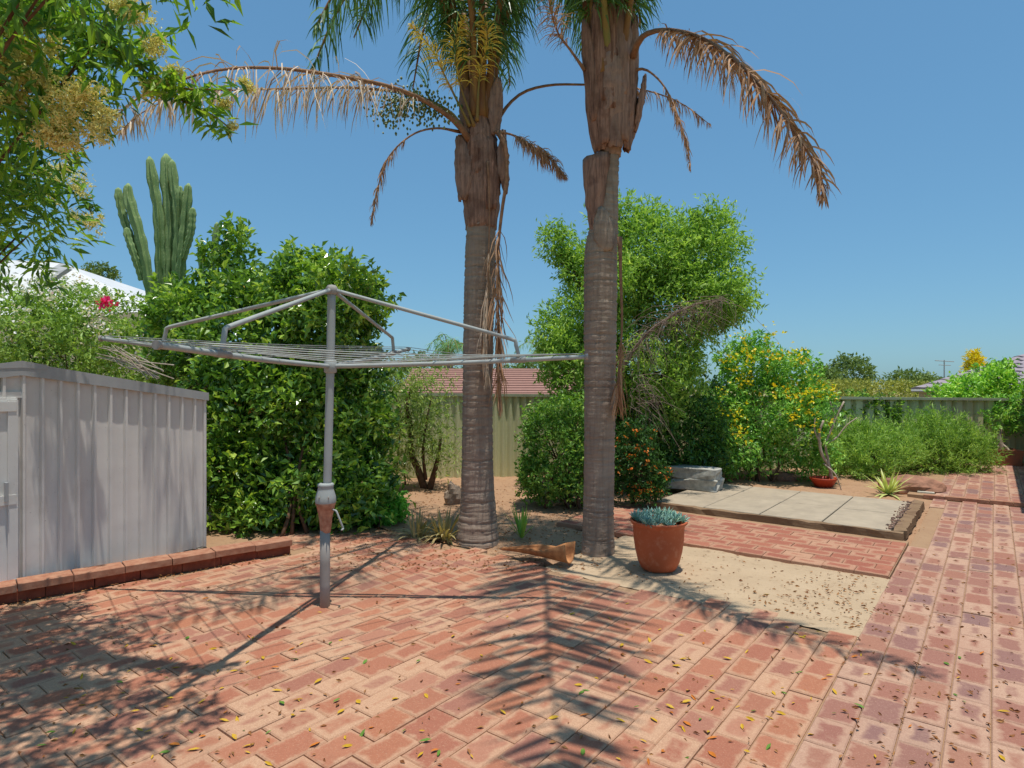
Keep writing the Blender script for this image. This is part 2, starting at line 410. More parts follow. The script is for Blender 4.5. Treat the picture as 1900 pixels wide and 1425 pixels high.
side = struct(plane_poly('cross_path', [(-2.5, 3.735), (-.43, 3.735), (-.43, 4.66), (-2.5, 4.66)], .012, M['joint']))
paving(side, running(-2.407, -.452, 3.72, 4.62, z=.028, along='v'), M['redbrick'], along='v')
for k in range(1, 9, 2):                                       # half bricks close the staggered end
    MB().box(vu(-.4715, 3.72 + BW / S * (k + .5)) + (0, 0, .003), (BL / 2 - .005, BW - .005, .05), bev=.005).build('half_brick', M['edgebrick0'], side)

# ------------------------------------------------------------------ step across the path, concrete paver
MC = simple('weathered_concrete', (178, 166, 148), (152, 142, 126), 9, .9, .15, .25)
def edge_bricks(parent, a, b, n, h, dpt, z0, mat):
    a, b = np.array(a), np.array(b); d = (b - a) / n; ang = math.atan2(d[1], d[0]); ln = np.linalg.norm(d) * S
    rng = np.random.default_rng(n)
    P = MB().box((0, 0, 0), (ln - .006, dpt, h), bev=.004)
    for i in range(n):
        c = (a + d * (i + .5)) * S; A = rotz(ang + rng.normal() * .015)
        mb = MB(); mb.add(np.concatenate(P.V) @ A + np.array([c[0], c[1], z0 + h / 2 + rng.normal() * .003]), P.F)
        mb.build('brick', mat, parent)
M['edgebrick'] = simple('edging_brick', (150, 98, 76), (178, 134, 108), 14, .9, .15, .4)
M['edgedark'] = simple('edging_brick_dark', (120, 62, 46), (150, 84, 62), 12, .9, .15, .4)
t = thing('brick_step', 'row of narrow red bricks forming a low step across the garden path', 'step', vu(-.1, 6.64))
edge_bricks(t, (-.5, 6.62), (.75, 6.62), 8, .05, .085, 0, M['edgebrick'])
mb = MB(); mb.box((vu(-.49, 7.0) + np.array([0, 0, .03])), (.13 * S, .55 * S, .06), bev=.006)
tag(mb.build('concrete_paver', simple('pale_concrete', (214, 208, 190), (186, 178, 160), 12, .85, .2, .2), loc=vu(-.49, 7.0)), 'pale rectangular concrete paver set beside the upper brick path', 'paver')

# ------------------------------------------------------------------ low brick edging in front of the shed
t = thing('brick_edging', 'low two-course red brick edging wall in front of the grey shed', 'garden wall', vu(*E0))
Ea = E0 + (E0 - E1) * .75; nd = np.array([-(E1 - E0)[1], (E1 - E0)[0]]); nd /= np.linalg.norm(nd)
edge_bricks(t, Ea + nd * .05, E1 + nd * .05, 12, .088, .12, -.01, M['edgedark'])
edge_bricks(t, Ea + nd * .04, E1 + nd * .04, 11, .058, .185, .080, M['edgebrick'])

# ------------------------------------------------------------------ metal shed
def metalmat(name, a, b, streak, rough=.45):
    m = NT(name); p = m.co(); mp = m.n('Mapping'); mp.inputs['Scale'].default_value = (14, 14, .6); m.l(p, mp.inputs[0])
    n1 = m.noise(1, 5, .6, mp.outputs[0]); n2 = m.noise(2.2, 5, .6); n3 = m.noise(60, 3, .6)
    c = m.mix(n1, srgb(*a), srgb(*b)); c = m.mix(m.math('MULTIPLY', m.ramp(n2, [(.55, (0, 0, 0)), (.75, (1, 1, 1))]), .45), c, srgb(*streak))
    c = m.mix(m.math('MULTIPLY', m.ramp(n3, [(.68, (0, 0, 0)), (.74, (1, 1, 1))]), .4), c, srgb(110, 100, 96))
    m.col(c); m.rough(rough + .2, .25); m.bump(m.noise(3.5, 2, .5), .25, .02); return m.m
M['shed'] = metalmat('shed_steel', (224, 219, 212), (210, 204, 198), (178, 166, 156))
M['shedtrim'] = metalmat('shed_trim', (176, 176, 174), (158, 158, 158), (138, 136, 134))
M['sheddoor'] = metalmat('shed_door_paint', (222, 219, 213), (210, 206, 200), (184, 178, 172))
S0, S1 = np.array([-3.70, .90]), np.array([-3.80, 1.83]); sd = (S1 - S0) / np.linalg.norm(S1 - S0); sn = np.array([sd[1], -sd[0]])  # sn points out (+v)
def sp(s, out, h): p = S0 + sd * s + sn * out; return np.array([p[0] * S, p[1] * S, h * S])
shed = thing('garden_shed', 'grey corrugated metal garden shed with a low gable roof at left', 'shed', sp(0, 0, .02))
hw = np.linalg.norm(S1 - S0); depth = 1.25; B0 = .02
def top(s): return 1.09 - .155 * abs(s) / hw
npan = 12; pw = hw / npan
for i in range(-npan, npan):
    s0, s1 = i * pw, (i + 1) * pw
    if -.62 < s0 + .001 and s1 < .0: continue                 # door opening
    rw = .011
    prof = [(s0, .0), (s0 + .004, .019), (s0 + .004 + rw, .019), (s0 + .012 + rw, 0), (s0 + (s1 - s0) * .62, -.001), (s1, 0)]
    V = []; F = []
    for q, (s_, o_) in enumerate(prof): V += [sp(s_, o_, B0), sp(s_, o_, top(s_) - .012)]
    for q in range(len(prof) - 1): F.append((2 * q, 2 * q + 2, 2 * q + 3, 2 * q + 1))
    mesh_obj('wall_panel', V, F, M['shed'], shed)
mb = MB()
for s_ in (-hw, hw):                                           # side walls and back wall
    V = [sp(s_, 0, B0), sp(s_, -depth, B0), sp(s_, -depth, top(s_) - .012), sp(s_, 0, top(s_) - .012)]; mb.add(V, [(0, 1, 2, 3)])
mb.add([sp(-hw, -depth, B0), sp(hw, -depth, B0), sp(hw, -depth, top(hw)), sp(0, -depth, top(0)), sp(-hw, -depth, top(hw))], [(0, 1, 2, 3, 4)])
mb.build('side_wall', M['shed'], shed)
mb = MB()                                                      # corner trim
V = []
for h in (B0, top(hw) - .012): V += [sp(hw - .012, .014, h), sp(hw + .004, .014, h), sp(hw + .004, -.02, h), sp(hw - .012, -.02, h)]
mb.add(V, [(0, 1, 5, 4), (1, 2, 6, 5), (2, 3, 7, 6), (3, 0, 4, 7)]); mb.build('corner_trim', M['shed'], shed)
def slab(pts, th):                                             # pts: quad, thickness downwards in world z
    P = np.array(pts); Q = P - np.array([0, 0, th]); return np.concatenate([P, Q]), [(0, 1, 2, 3), (7, 6, 5, 4)] + [(i, (i + 4), (i + 1) % 4 + 4, (i + 1) % 4) for i in range(4)]
for sg in (-1, 1):
    rp = mb = MB(); e = sg * (hw + .014)
    mb.add(*slab([sp(0, .022, top(0) + .02), sp(e, .022, top(e) + .02), sp(e, -depth - .05, top(e) + .02), sp(0, -depth - .05, top(0) + .02)], .02))
    mb.build('roof_sheet', M['shedtrim'], shed)
    mb = MB(); fh = .042                                        # barge board along the gable
    V = [sp(0, .024, top(0) + .022), sp(e, .024, top(e) + .022), sp(e, .024, top(e) - fh * .6), sp(0, .024, top(0) - fh)]
    V += [v_ - np.array([sn[0], sn[1], 0]) * .012 for v_ in V]
    mb.add(V, [(0, 1, 2, 3), (7, 6, 5, 4), (0, 4, 5, 1), (1, 5, 6, 2), (2, 6, 7, 3), (3, 7, 4, 0)]); mb.build('barge_board', M['shedtrim'], shed)
mb = MB(); V = [sp(-.1, .026, top(0) + .010), sp(0, .026, top(0) + .028), sp(.1, .026, top(0) + .010), sp(.1, .026, top(0) - .012), sp(0, .026, top(0) - .005), sp(-.1, .026, top(0) - .012)]
V += [v_ - np.array([sn[0], sn[1], 0]) * .01 for v_ in V]
mb.add(V, [(0, 1, 2, 3, 4, 5), (11, 10, 9, 8, 7, 6)] + [(i, i + 6, (i + 1) % 6 + 6, (i + 1) % 6) for i in range(6)]); mb.build('ridge_cap', M['shedtrim'], shed)
AX = np.array([[sd[0], sd[1], 0], [sn[0], sn[1], 0], [0, 0, 1]])
mb = MB(); mb.box(sp(-.32, .018, .48), (.60 * S, .025, .92 * S), AX); door = mb.build('door', M['sheddoor'], shed)
mb = MB()
for h in (.06, .46, .90): mb.box(sp(-.32, .033, h), (.585 * S, .016, .045 * S), AX)
for s_ in (-.60, -.04): mb.box(sp(s_, .031, .48), (.04 * S, .014, .90 * S), AX)
mb.build('door_frame', M['sheddoor'], door)
mb = MB(); mb.box(sp(-.07, .045, .5), (.012 * S, .03, .09 * S), AX); mb.build('handle', M['shedtrim'], door)
mb = MB(); mb.box(sp(-.31, .006, .955), (.66 * S, .018, .03 * S), AX); mb.build('door_track', M['shed'], shed)
mb = MB()
for i in (2, 4):
    for h in (.36, .6):
        V, F = lathe([(.0, .006), (.006, .005), (.009, 0)], 8); mb.add((V[:, [0, 2, 1]]) @ AX + sp(i * pw + .011, .013, h), F)
stuff(mb.build('screws', M['sheddoor'], shed))
mb = MB(); mb.box(sp(0, -depth / 2, -.0), (2.02 * hw * S, (depth + .02) * S, .03 * S), AX); mb.build('floor_slab', MC, shed)

# ------------------------------------------------------------------ rotary clothes hoist
M['galv'] = metalmat('galvanised_steel', (172, 176, 172), (148, 152, 150), (136, 122, 112), .5)
M['galvdark'] = metalmat('old_steel', (164, 160, 154), (142, 136, 130), (122, 106, 94), .6)
M['rust'] = simple('rusty_cast_iron', (196, 150, 124), (150, 98, 76), 26, .85, .2, .35)
hub = px(613, 680, 2.80); basep = gp(603, 1125); basep[2] = 0
ho = thing('clothes_hoist', 'galvanised rotary clothes hoist with four arms and a rusty winder, standing on the patio', 'clothesline', cw(basep))
topp = px(615.5, 537, 2.80)
def along(h): 
    P = np.array([basep, px(603, 985, 2.803), px(606, 930, 2.802), px(608, 880, 2.80), hub, topp]); k = np.interp(h, P[:, 2], np.arange(len(P)))
    i = min(int(k), len(P) - 2); return P[i] + (P[i + 1] - P[i]) * (k - i)
mb = MB(); ctube(mb, [along(h) for h in (0, .1, .2, .345)], .0225, 14); mb.build('lower_post', M['galvdark'], ho, True)
mb = MB(); ctube(mb, [along(h) for h in np.linspace(.5, 1.432, 14)], .0185, 14); mb.build('upper_post', M['galv'], ho, True)
pc = along(.45); prof = [(.021, .335), (.024, .35), (.029, .40), (.040, .455), (.0445, .462), (.0445, .47)]
V, F = lathe([(r * S, z * S) for r, z in prof], 20); o = cw(along(.4)); o[2] = 0
mb = MB(); mb.add(V + o, F); gear = mb.build('gear_housing', M['rust'], ho, True)
prof = [(.0445, .47), (.046, .478), (.044, .50), (.036, .525), (.033, .54), (.036, .545), (.036, .555), (.030, .558), (.020, .56)]
V, F = lathe([(r * S, z * S) for r, z in prof], 20); mb = MB(); mb.add(V + o, F); mb.build('gear_cap', M['galv'], gear, True)
mb = MB(); q = along(.44); ctube(mb, [q + (.03, -.01, .0), q + (.052, -.03, -.0), q + (.056, -.03, -.005), q + (.085, -.035, -.075), q + (.087, -.035, -.08), q + (.087, -.06, -.08)], .0042, 8)
mb.build('crank_handle', M['galv'], gear, True)
mb = MB()
for dx in (-.02, .022): 
    V, F = lathe([(0, .008), (.010, .006), (.012, 0)], 8); mb.add(V[:, [0, 2, 1]] * (1, -1, 1) @ rotz(-AZ) + cw(along(.5) + (dx, -.040, 0)), F)
stuff(mb.build('bolts', M['galvdark'], gear))
mb = MB(); h2 = along(1.085); 
V, F = lathe([(.021 * S, -.03 * S), (.028 * S, -.025 * S), (.028 * S, .025 * S), (.021 * S, .03 * S)], 14); mb.add(V + cw(h2), F)
mb.build('hub', M['galv'], ho, True)
V, F = lathe([(.0, .022 * S), (.018 * S, .018 * S), (.028 * S, .004 * S), (.028 * S, -.02 * S), (.02 * S, -.024 * S)], 14); mb = MB(); mb.add(V + cw(topp), F); mb.build('top_cap', M['galvdark'], ho, True)
armsx = {}
ends = {'left': (px(188, 628, 2.9)), 'right': px(1088, 662, 2.78), 'near': px(292, 640, 1.80), 'back': px(757, 648, 3.80)}
stays = {'left': .72, 'right': .735, 'near': .72, 'back': .76}
for k, e in ends.items():
    mb = MB(); P = np.array([hub + (0, 0, .0), hub + (e - hub) * .5 - (0, 0, .006), e]); ctube(mb, P, .0105, 10, 14); arm = mb.build('arm', M['galv'], ho, True)
    mb = MB(); ctube(mb, [e - (e - hub) * .005, e + (e - hub) * .006], .0145, 10); mb.build('end_cap', M['galvdark'], arm)
    a_ = P[0] + (e - hub) * stays[k]; a_[2] -= .003
    q0 = topp + (0, 0, .0); dirv = (e - hub) / np.linalg.norm(e - hub)
    bend = a_ + np.array([0, 0, .075]) - dirv * .012; bend2 = a_ + np.array([0, 0, .105]) - dirv * .06
    mb = MB(); ctube(mb, [q0, q0 + (bend2 - q0) * .5, bend2, bend + (0, 0, .01), bend, a_ + (0, 0, .03), a_], .0092, 10, 30); st = mb.build('stay', M['galv'], ho, True)
    mb = MB(); ctube(mb, [a_ - dirv * .035, a_ + dirv * .035], .0135, 10); mb.build('clamp', M['galvdark'], st, True)
wire = simple('line_wire', (170, 174, 170), (140, 146, 140), 20, .5, .4)
order = ['left', 'near', 'right', 'back']
for f in (.42, .53, .64, .76, .88, .985):
    for i in range(4):
        A_, B_ = ends[order[i]], ends[order[(i + 1) % 4]]; p, q = hub + (A_ - hub) * f + (0, 0, .014), hub + (B_ - hub) * f + (0, 0, .014)
        mid = (p + q) / 2 - np.array([0, 0, .012 + .01 * (i % 3)]); mb = MB(); ctube(mb, [p, mid, q], .0019, 5, 10); mb.build('clothes_wire', wire, ho)

# ------------------------------------------------------------------ back fence and right-hand fence
def fencemat(name, a, b):
    m = NT(name); mp = m.n('Mapping'); mp.inputs['Scale'].default_value = (3, 3, .5); m.l(m.pos(), mp.inputs[0])
    n1 = m.noise(1, 6, .65, mp.outputs[0]); n2 = m.noise(30, 4, .6)
    c = m.mix(m.ramp(n1, [(.3, (0, 0, 0)), (.7, (1, 1, 1))]), srgb(*a), srgb(*b)); c = m.mix(m.math('MULTIPLY', n2, .22), c, srgb(128, 122, 94)); m.col(c); m.rough(.75, .2); return m.m
M['fence'] = fencemat('fence_sheet', (216, 216, 172), (200, 202, 158)); M['cap'] = fencemat('fence_capping', (178, 184, 156), (156, 162, 136))
M['fence2'] = fencemat('trimmed_sheet', (228, 222, 180), (212, 204, 162))
FD = (FB - FA) / np.linalg.norm(FB - FA); FN = np.array([FD[1], -FD[0]])          # FN points to the camera
def fence(name, label, s0, s1, prof, mat, topf, sheet=1.0, capw=.022):
    P0 = FA + FD * s0; t = thing(name, label, 'fence', cw([P0[0], P0[1], 0]))
    def fp(s, o, h): p = FA + FD * s + FN * o; return cw([p[0], p[1], h])
    s = s0
    while s < s1 - .01:
        e = min(s + sheet, s1); n = max(int((e - s) / .012), 4); ss = np.linspace(s, e, n); V = []; F = []
        for q, x in enumerate(ss): o_ = prof(x); V += [fp(x, o_, -.12), fp(x, o_, topf(x))]
        for q in range(n - 1): F.append((2 * q, 2 * q + 2, 2 * q + 3, 2 * q + 1))
        mesh_obj('fence_sheet', V, F, mat, t)
        for sg in (0,):
            V = []
            for x in (s + .002, e - .002):
                for o_, h in ((capw, -.018), (capw, .012), (-capw, .012), (-capw, -.018)): V.append(fp(x, o_, topf(x) + h))
            mesh_obj('capping', V, [(0, 1, 5, 4), (1, 2, 6, 5), (2, 3, 7, 6), (0, 3, 2, 1), (4, 5, 6, 7), (3, 0, 4, 7)], M['cap'], t)
        s = e
    return t
ftop = lambda x: .925 - .011 * x
wave = lambda x: .014 * math.cos(x * 2 * math.pi / .082)
def trap(x):
    f = (x / .155) % 1.0
    return .018 if f < .55 else (-.03 if .62 < f < .93 else (.018 - .048 * (f - .55) / .07 if f < .7 else -.03 + .048 * (f - .93) / .07))
fence('boundary_fence', 'pale green corrugated boundary fence with cap rail behind the palms', 0, 6.2, wave, M['fence'], ftop)
fence('trapezoid_fence', 'cream ribbed boundary fence behind the rosemary bushes at right', 6.22, 12.6, trap, M['fence2'], ftop, .93, .045)

# ------------------------------------------------------------------ raised slab platform with timber edge
def woodmat(name, a, b, d):
    m = NT(name); mp = m.n('Mapping'); mp.inputs['Scale'].default_value = (1.2, 1.2, 14); m.l(m.pos(), mp.inputs[0])
    n1 = m.noise(2.5, 6, .7, mp.outputs[0]); n2 = m.noise(5, 5, .6)
    c = m.mix(n1, srgb(*a), srgb(*b)); c = m.mix(m.math('MULTIPLY', m.ramp(n2, [(.5, (0, 0, 0)), (.7, (1, 1, 1))]), .6), c, srgb(*d)); m.col(c); m.rough(.9, .15); m.bump(n1, .6, .012); return m.m
M['sleeper'] = woodmat('weathered_sleeper', (152, 126, 98), (112, 86, 64), (92, 66, 50))
PU0, PU1, PV0, PV1, PH = 4.66, 5.98, -2.2, -.46, .092
pl = thing('slab_platform', 'low raised platform of pale concrete slabs framed by old timber sleepers', 'platform', vu((PV0 + PV1) / 2, PU0))
nc, nr = 4, 2; sw, sl_ = (PV1 - .07 - PV0) / nc, (PU1 - PU0 - .06) / nr
slabm = simple('sandy_slab', (176, 160, 138), (156, 142, 123), 5, .92, .12, .15)
for i in range(nc):
    for j in range(nr):
        mb = MB(); mb.box(np.array([(PV0 + sw * (i + .5)) * S, (PU0 + .05 + sl_ * (j + .5)) * S, PH - .035 + random.uniform(-.003, .003)]), (sw * S - .014, sl_ * S - .014, .06), bev=.006); mb.build('slab', slabm, pl)
def sleeper(a, b, wd, hh, parent, z=0, name='sleeper', seed=0):
    a, b = np.array(a) * S, np.array(b) * S; n = 26; rng = np.random.default_rng(seed); d = b - a; nn = np.array([-d[1], d[0]]) / np.linalg.norm(d); V = []; F = []
    for i in range(n):
        c = a + d * i / (n - 1); j = rng.normal(size=4) * .006
        for (o_, h), q in zip(((-wd / 2, 0), (wd / 2, 0), (wd / 2, hh), (-wd / 2, hh)), range(4)):
            p = c + nn * (o_ + j[q]); V.append((p[0], p[1], z + h + (j[(q + 1) % 4] if h > 0 else 0)))
    for i in range(n - 1):
        for q in range(4): F.append((i * 4 + q, i * 4 + (q + 1) % 4, i * 4 + 4 + (q + 1) % 4, i * 4 + 4 + q))
    F += [(3, 2, 1, 0), tuple((n - 1) * 4 + q for q in range(4))]
    return mesh_obj(name, V, F, M['sleeper'], parent)
sleeper((PV0, PU0 + .015), (PV1, PU0 + .015), .07, .098, pl, -.01, seed=1)
sleeper((PV1 - .025, PU0 + .045), (PV1 - .025, PU1 + .05), .11, .112, pl, -.01, seed=2)
mb = MB(); rng = np.random.default_rng(5)                       # bark chips and pebbles along the slab edge
for i in range(190):
    c = np.array([rng.normal(PV1 - .075, .02) * S, rng.uniform(PU0 + .08, PU1) * S, PH + .002]); mb.box(c, rng.uniform(.006, .022, 3), rotz(rng.uniform(0, 6)))
stuff(mb.build('edge_pebbles', simple('mixed_pebbles', (176, 130, 104), (120, 108, 102), 30, .9), pl))
st = gp(1290, 905, .06); c = cw(st)
t = thing('stone_block', 'grey rough stone block of two layers on the back corner of the slab platform', 'stone block', (c[0], c[1], PH - .004))
stonem = simple('grey_stone', (196, 192, 180), (146, 142, 132), 14, .95, .1, .6)
def rock(c, r, seed, mat, name, parent=None, loc=None, flat=1.0, box=0.0, n=20):
    a = np.linspace(0, 2 * math.pi, n, endpoint=False); ph = np.linspace(-math.pi / 2, math.pi / 2, 11); V = []; rg = np.random.default_rng(seed); k = rg.uniform(1, 4, (6, 3)); pp = rg.uniform(0, 6, 6)
    for p in ph:
        for q in a:
            d = np.array([math.cos(p) * math.cos(q), math.cos(p) * math.sin(q), math.sin(p)])
            if box: d = np.sign(d) * np.abs(d) ** (1 - box)
            s_ = 1 + .09 * sum(math.sin(np.dot(k[i], d) * 1.6 + pp[i]) for i in range(6)) / 2.2; V.append(d * s_ * r)
    V = np.array(V) + c; F = [(i * n + j, i * n + (j + 1) % n, i * n + n + (j + 1) % n, i * n + n + j) for i in range(10) for j in range(n)]
    return mesh_obj(name, V, F, mat, parent, False, loc)
for k_, zz in enumerate((.08, .235)):
    rock(c * (1, 1, 0) + (0, 0, PH + zz - .004), np.array([.36, .19, .085]), 3 + k_, stonem, 'stone', t, box=.86, n=36)

# ------------------------------------------------------------------ terracotta pot with succulent
pp_ = gp(1222, 1057); pw_ = cw(pp_); pw_[2] = .012
tm = NT('terracotta_plastic'); nz1 = tm.noise(6, 5, .6); nz2 = tm.noise(16, 5, .65)
tc = tm.mix(nz1, srgb(190, 98, 60), srgb(168, 82, 50)); tc = tm.mix(tm.math('MULTIPLY', tm.ramp(nz2, [(.52, (0, 0, 0)), (.75, (1, 1, 1))]), .45), tc, srgb(206, 150, 116)); tm.col(tc); tm.rough(.6, .3); M['terra'] = tm.m
pot = thing('terracotta_pot', 'round terracotta pot holding a blue succulent on the sand', 'pot', pw_)
rr = .142 * S; hh = .265 * S
prof = [(0, .003), (.62 * rr, 0), (.66 * rr, .01), (.78 * rr, hh * .16), (.88 * rr, hh * .38), (.94 * rr, hh * .62), (.965 * rr, hh * .88), (1.0 * rr, hh * .91), (1.075 * rr, hh * .955), (1.085 * rr, hh * .985), (1.06 * rr, hh), (1.0 * rr, hh * .99), (.93 * rr, hh * .95), (.92 * rr, hh * .86)]
V, F = lathe(prof, 40); mesh_obj('pot_body', V + pw_, F, M['terra'], pot, True)
V, F = lathe([(0, hh * .86), (.93 * rr, hh * .86)], 24); mesh_obj('potting_soil', V + pw_, F, M['soil'], pot)
t = thing('succulent', 'blue-green succulent rosettes growing in the terracotta pot', 'plant', pw_ + (0, 0, hh * .86))
rng = np.random.default_rng(11); Cc = []; Dd = []; 
def spikes(C, D, Ln, r, seg=4):
    V = []; F = []; n = 0
    for c, d, l, w_ in zip(C, D, Ln, r):
        d = d / np.linalg.norm(d); a = np.cross(d, (0.3, .2, 1)); a /= np.linalg.norm(a); b = np.cross(d, a)
        for tt, ww in ((0, .6), (.45, 1), (.8, .7), (1, .05)):
            for q in range(seg): ang = q * 2 * math.pi / seg; V.append(c + d * l * tt + (a * math.cos(ang) + b * math.sin(ang) * .6) * w_ * ww + np.array([0, 0, .15 * l * tt * tt]))
        for i in range(3):
            for q in range(seg): F.append((n + i * seg + q, n + i * seg + (q + 1) % seg, n + i * seg + seg + (q + 1) % seg, n + i * seg + seg + q))
        n += 4 * seg
    return np.array(V), F
C_ = []; D_ = []; L_ = []; W_ = []
for i in range(46):
    a = rng.uniform(0, 6.28); q = math.sqrt(rng.random()) * .96 * rr; c0 = pw_ + np.array([math.cos(a) * q, math.sin(a) * q, hh * .9 + rng.uniform(0, .08) * (1 - q / rr * .5)])
    for k in range(13):
        b = k * 2.4; el = .25 + 1.1 * k / 13; C_.append(c0); D_.append(np.array([math.cos(b) * math.cos(el), math.sin(b) * math.cos(el), math.sin(el)])); L_.append(rng.uniform(.05, .085)); W_.append(.0085)
V, F = spikes(C_, D_, L_, W_); mesh_obj('leaves', V, F, leafmat('succulent_leaf', [(70, 100, 86), (96, 124, 112), (118, 144, 132), (104, 132, 92)], .1, .5, .3, 5), t, True)

# ------------------------------------------------------------------ fallen palm sheath
M['husk'] = simple('dry_husk', (196, 140, 92), (150, 96, 60), 9, .8, .2, .3, stretch=(2, 2, 2))
A_, B_ = gp(930, 1020, .02), gp(1058, 1046, .02); A_[2] = .02; B_[2] = .02
ns, na = 26, 15; V = []
ax = (B_ - A_); ax /= np.linalg.norm(ax); sdv = np.array([-ax[1], ax[0], 0])
for i in range(ns):
    s_ = i / (ns - 1); c = A_ + (B_ - A_) * s_; r = .012 + .054 * math.sin(min(s_ / .8, 1) * math.pi / 2) ** 1.5 - (.012 * max(0, s_ - .85) / .15); open_ = 1.9 - .5 * s_
    for j in range(na):
        th = -open_ + 2 * open_ * j / (na - 1); tip = .075 * max(0, s_ - .72) / .28 * (abs(th) / open_) ** 3
        V.append(c + sdv * math.sin(th) * r * 1.05 + np.array([0, 0, r * (1 - math.cos(th)) * .82 + tip + .01 * math.sin(s_ * 3)]))
F = [(i * na + j, i * na + j + 1, i * na + na + j + 1, i * na + na + j) for i in range(ns - 1) for j in range(na - 1)]
o = mesh_obj('fallen_palm_sheath', cw(V), F, M['husk'], None, True, loc=cw((A_ + B_) / 2)); so_ = o.modifiers.new('thick', 'SOLIDIFY'); so_.thickness = .01
tag(o, 'curled brown dry palm sheath lying on the ground between the two palm trunks', 'palm sheath')

# ------------------------------------------------------------------ palms
def barkmat(name, a, b, d, k=1.0):
    m = NT(name); mp = m.n('Mapping'); mp.inputs['Scale'].default_value = (1.5, 1.5, 9); m.l(m.pos(), mp.inputs[0])
    mp2 = m.n('Mapping'); mp2.inputs['Scale'].default_value = (22, 22, 1.2); m.l(m.pos(), mp2.inputs[0])
    n1 = m.noise(2.0, 5, .6, mp.outputs[0]); n2 = m.noise(1.6, 5, .65, mp2.outputs[0]); n3 = m.noise(2.2, 4, .6)
    c = m.mix(m.ramp(n1, [(.35, (0, 0, 0)), (.65, (1, 1, 1))]), srgb(*a), srgb(*b)); c = m.mix(m.math('MULTIPLY', m.ramp(n2, [(.45, (0, 0, 0)), (.75, (1, 1, 1))]), .6), c, srgb(*d))
    c = m.mix(m.math('MULTIPLY', m.ramp(n3, [(.5, (0, 0, 0)), (.7, (1, 1, 1))]), .35), c, srgb(168, 146, 132))
    m.col(c); m.rough(.9, .15); m.bump(m.math('ADD', n1, n2), .7 * k, .02); return m.m
M['bark'] = barkmat('palm_bark', (164, 146, 128), (144, 125, 109), (112, 95, 83), .55); M['boot'] = None
def bootmat():
    m = NT('palm_leaf_base'); mp = m.n('Mapping'); mp.inputs['Scale'].default_value = (26, 26, 1.6); m.l(m.pos(), mp.inputs[0])
    n1 = m.noise(1.5, 6, .65, mp.outputs[0]); n2 = m.noise(5, 4, .6); rn = m.n('ObjectInfo').outputs['Random']
    c = m.mix(m.ramp(n1, [(.35, (0, 0, 0)), (.68, (1, 1, 1))]), srgb(172, 130, 108), srgb(84, 54, 42)); c = m.mix(m.math('MULTIPLY', rn, .45), c, srgb(170, 148, 134))
    c = m.mix(m.math('MULTIPLY', m.ramp(n2, [(.5, (0, 0, 0)), (.7, (1, 1, 1))]), .6), c, srgb(84, 56, 46)); m.col(c); m.rough(.85, .2); m.bump(n1, .6, .015); return m.m
M['boot'] = bootmat()
M['barkup'] = barkmat('upper_palm_bark', (142, 122, 108), (110, 92, 82), (80, 66, 60))
M['rachis_dead'] = simple('dead_rachis', (158, 122, 94), (120, 86, 64), 20, .8, .2, .2)
M['rachis_green'] = simple('green_rachis', (126, 124, 62), (150, 112, 62), 6, .6, .3)
M['petiole'] = simple('petiole', (150, 116, 62), (122, 78, 50), 2.2, .6, .3, .2, stretch=(6, 6, 1))
M['dead_leaf'] = leafmat('dead_leaflet', [(98, 70, 52), (122, 92, 68), (142, 114, 90), (80, 56, 44)], .12, .8, .15, 2)
M['straw'] = leafmat('straw_leaflet', [(148, 128, 108), (168, 152, 134), (128, 106, 88), (102, 82, 68)], .12, .8, .15, 2)
M['green_leaf'] = leafmat('palm_leaflet', [(38, 62, 40), (56, 84, 44), (76, 104, 56), (104, 128, 62)], .25, .4, .45, 1.5)
M['infl'] = leafmat('inflorescence', [(186, 140, 62), (206, 164, 84), (170, 120, 52)], .15, .7, .2, 2)
def leaflets(P, n, ll, lw, droop, seed, t0=.12, fwd=.5, jit=.25, vert=.35, segs=4, prof=None, hang=0.0):
    rng = np.random.default_rng(seed); Q = resample(P, 80); T = nrm(np.gradient(Q, axis=0))
    t = np.sort(rng.uniform(t0, 1, n)); k = t * 79; i = np.clip(k.astype(int), 0, 78); f = (k - i)[:, None]
    p = Q[i] * (1 - f) + Q[i + 1] * f; tn = T[i]; up = np.array([0, 0, 1.]); sd_ = nrm(np.cross(tn, up) + 1e-6); sg = rng.choice([-1, 1], n)[:, None]
    nn = np.cross(sd_, tn)
    d = nrm(sd_ * sg + tn * fwd * rng.uniform(.6, 1.4, (n, 1)) + nn * rng.normal(size=(n, 1)) * vert + rng.normal(size=(n, 3)) * jit + np.array([0, 0, -hang]))
    pr = np.sin(np.clip((t - t0) / (1 - t0) * .82 + .16, 0, 1) * math.pi) ** .6 if prof is None else prof(t)
    ln = ll * pr * rng.uniform(.75, 1.15, n); pts = [p]; c = p
    for s_ in range(segs):
        c = c + d * (ln / segs)[:, None]; pts.append(c); d = nrm(d + np.array([0, 0, -droop]) * rng.uniform(.5, 1.5, (n, 1)) + rng.normal(size=(n, 3)) * jit * .35)
    wv = nrm(np.cross(pts[-1] - p, rng.normal(size=(n, 3)))); V = []
    for s_ in range(segs + 1):
        ww = lw * (np.array([.7, 1, .9, .6, .08])[min(s_, 4)] if segs == 4 else (1 - s_ / segs * .9)); V += [pts[s_] - wv * ww / 2, pts[s_] + wv * ww / 2]
    V = np.stack(V, 1); K = 2 * (segs + 1); b = (np.arange(n) * K)[:, None]
    F = np.concatenate([b + np.array([[2 * s_, 2 * s_ + 1, 2 * s_ + 3, 2 * s_ + 2]]) for s_ in range(segs)], 1).reshape(-1, 4)
    return cw(V.reshape(-1, 3)), F
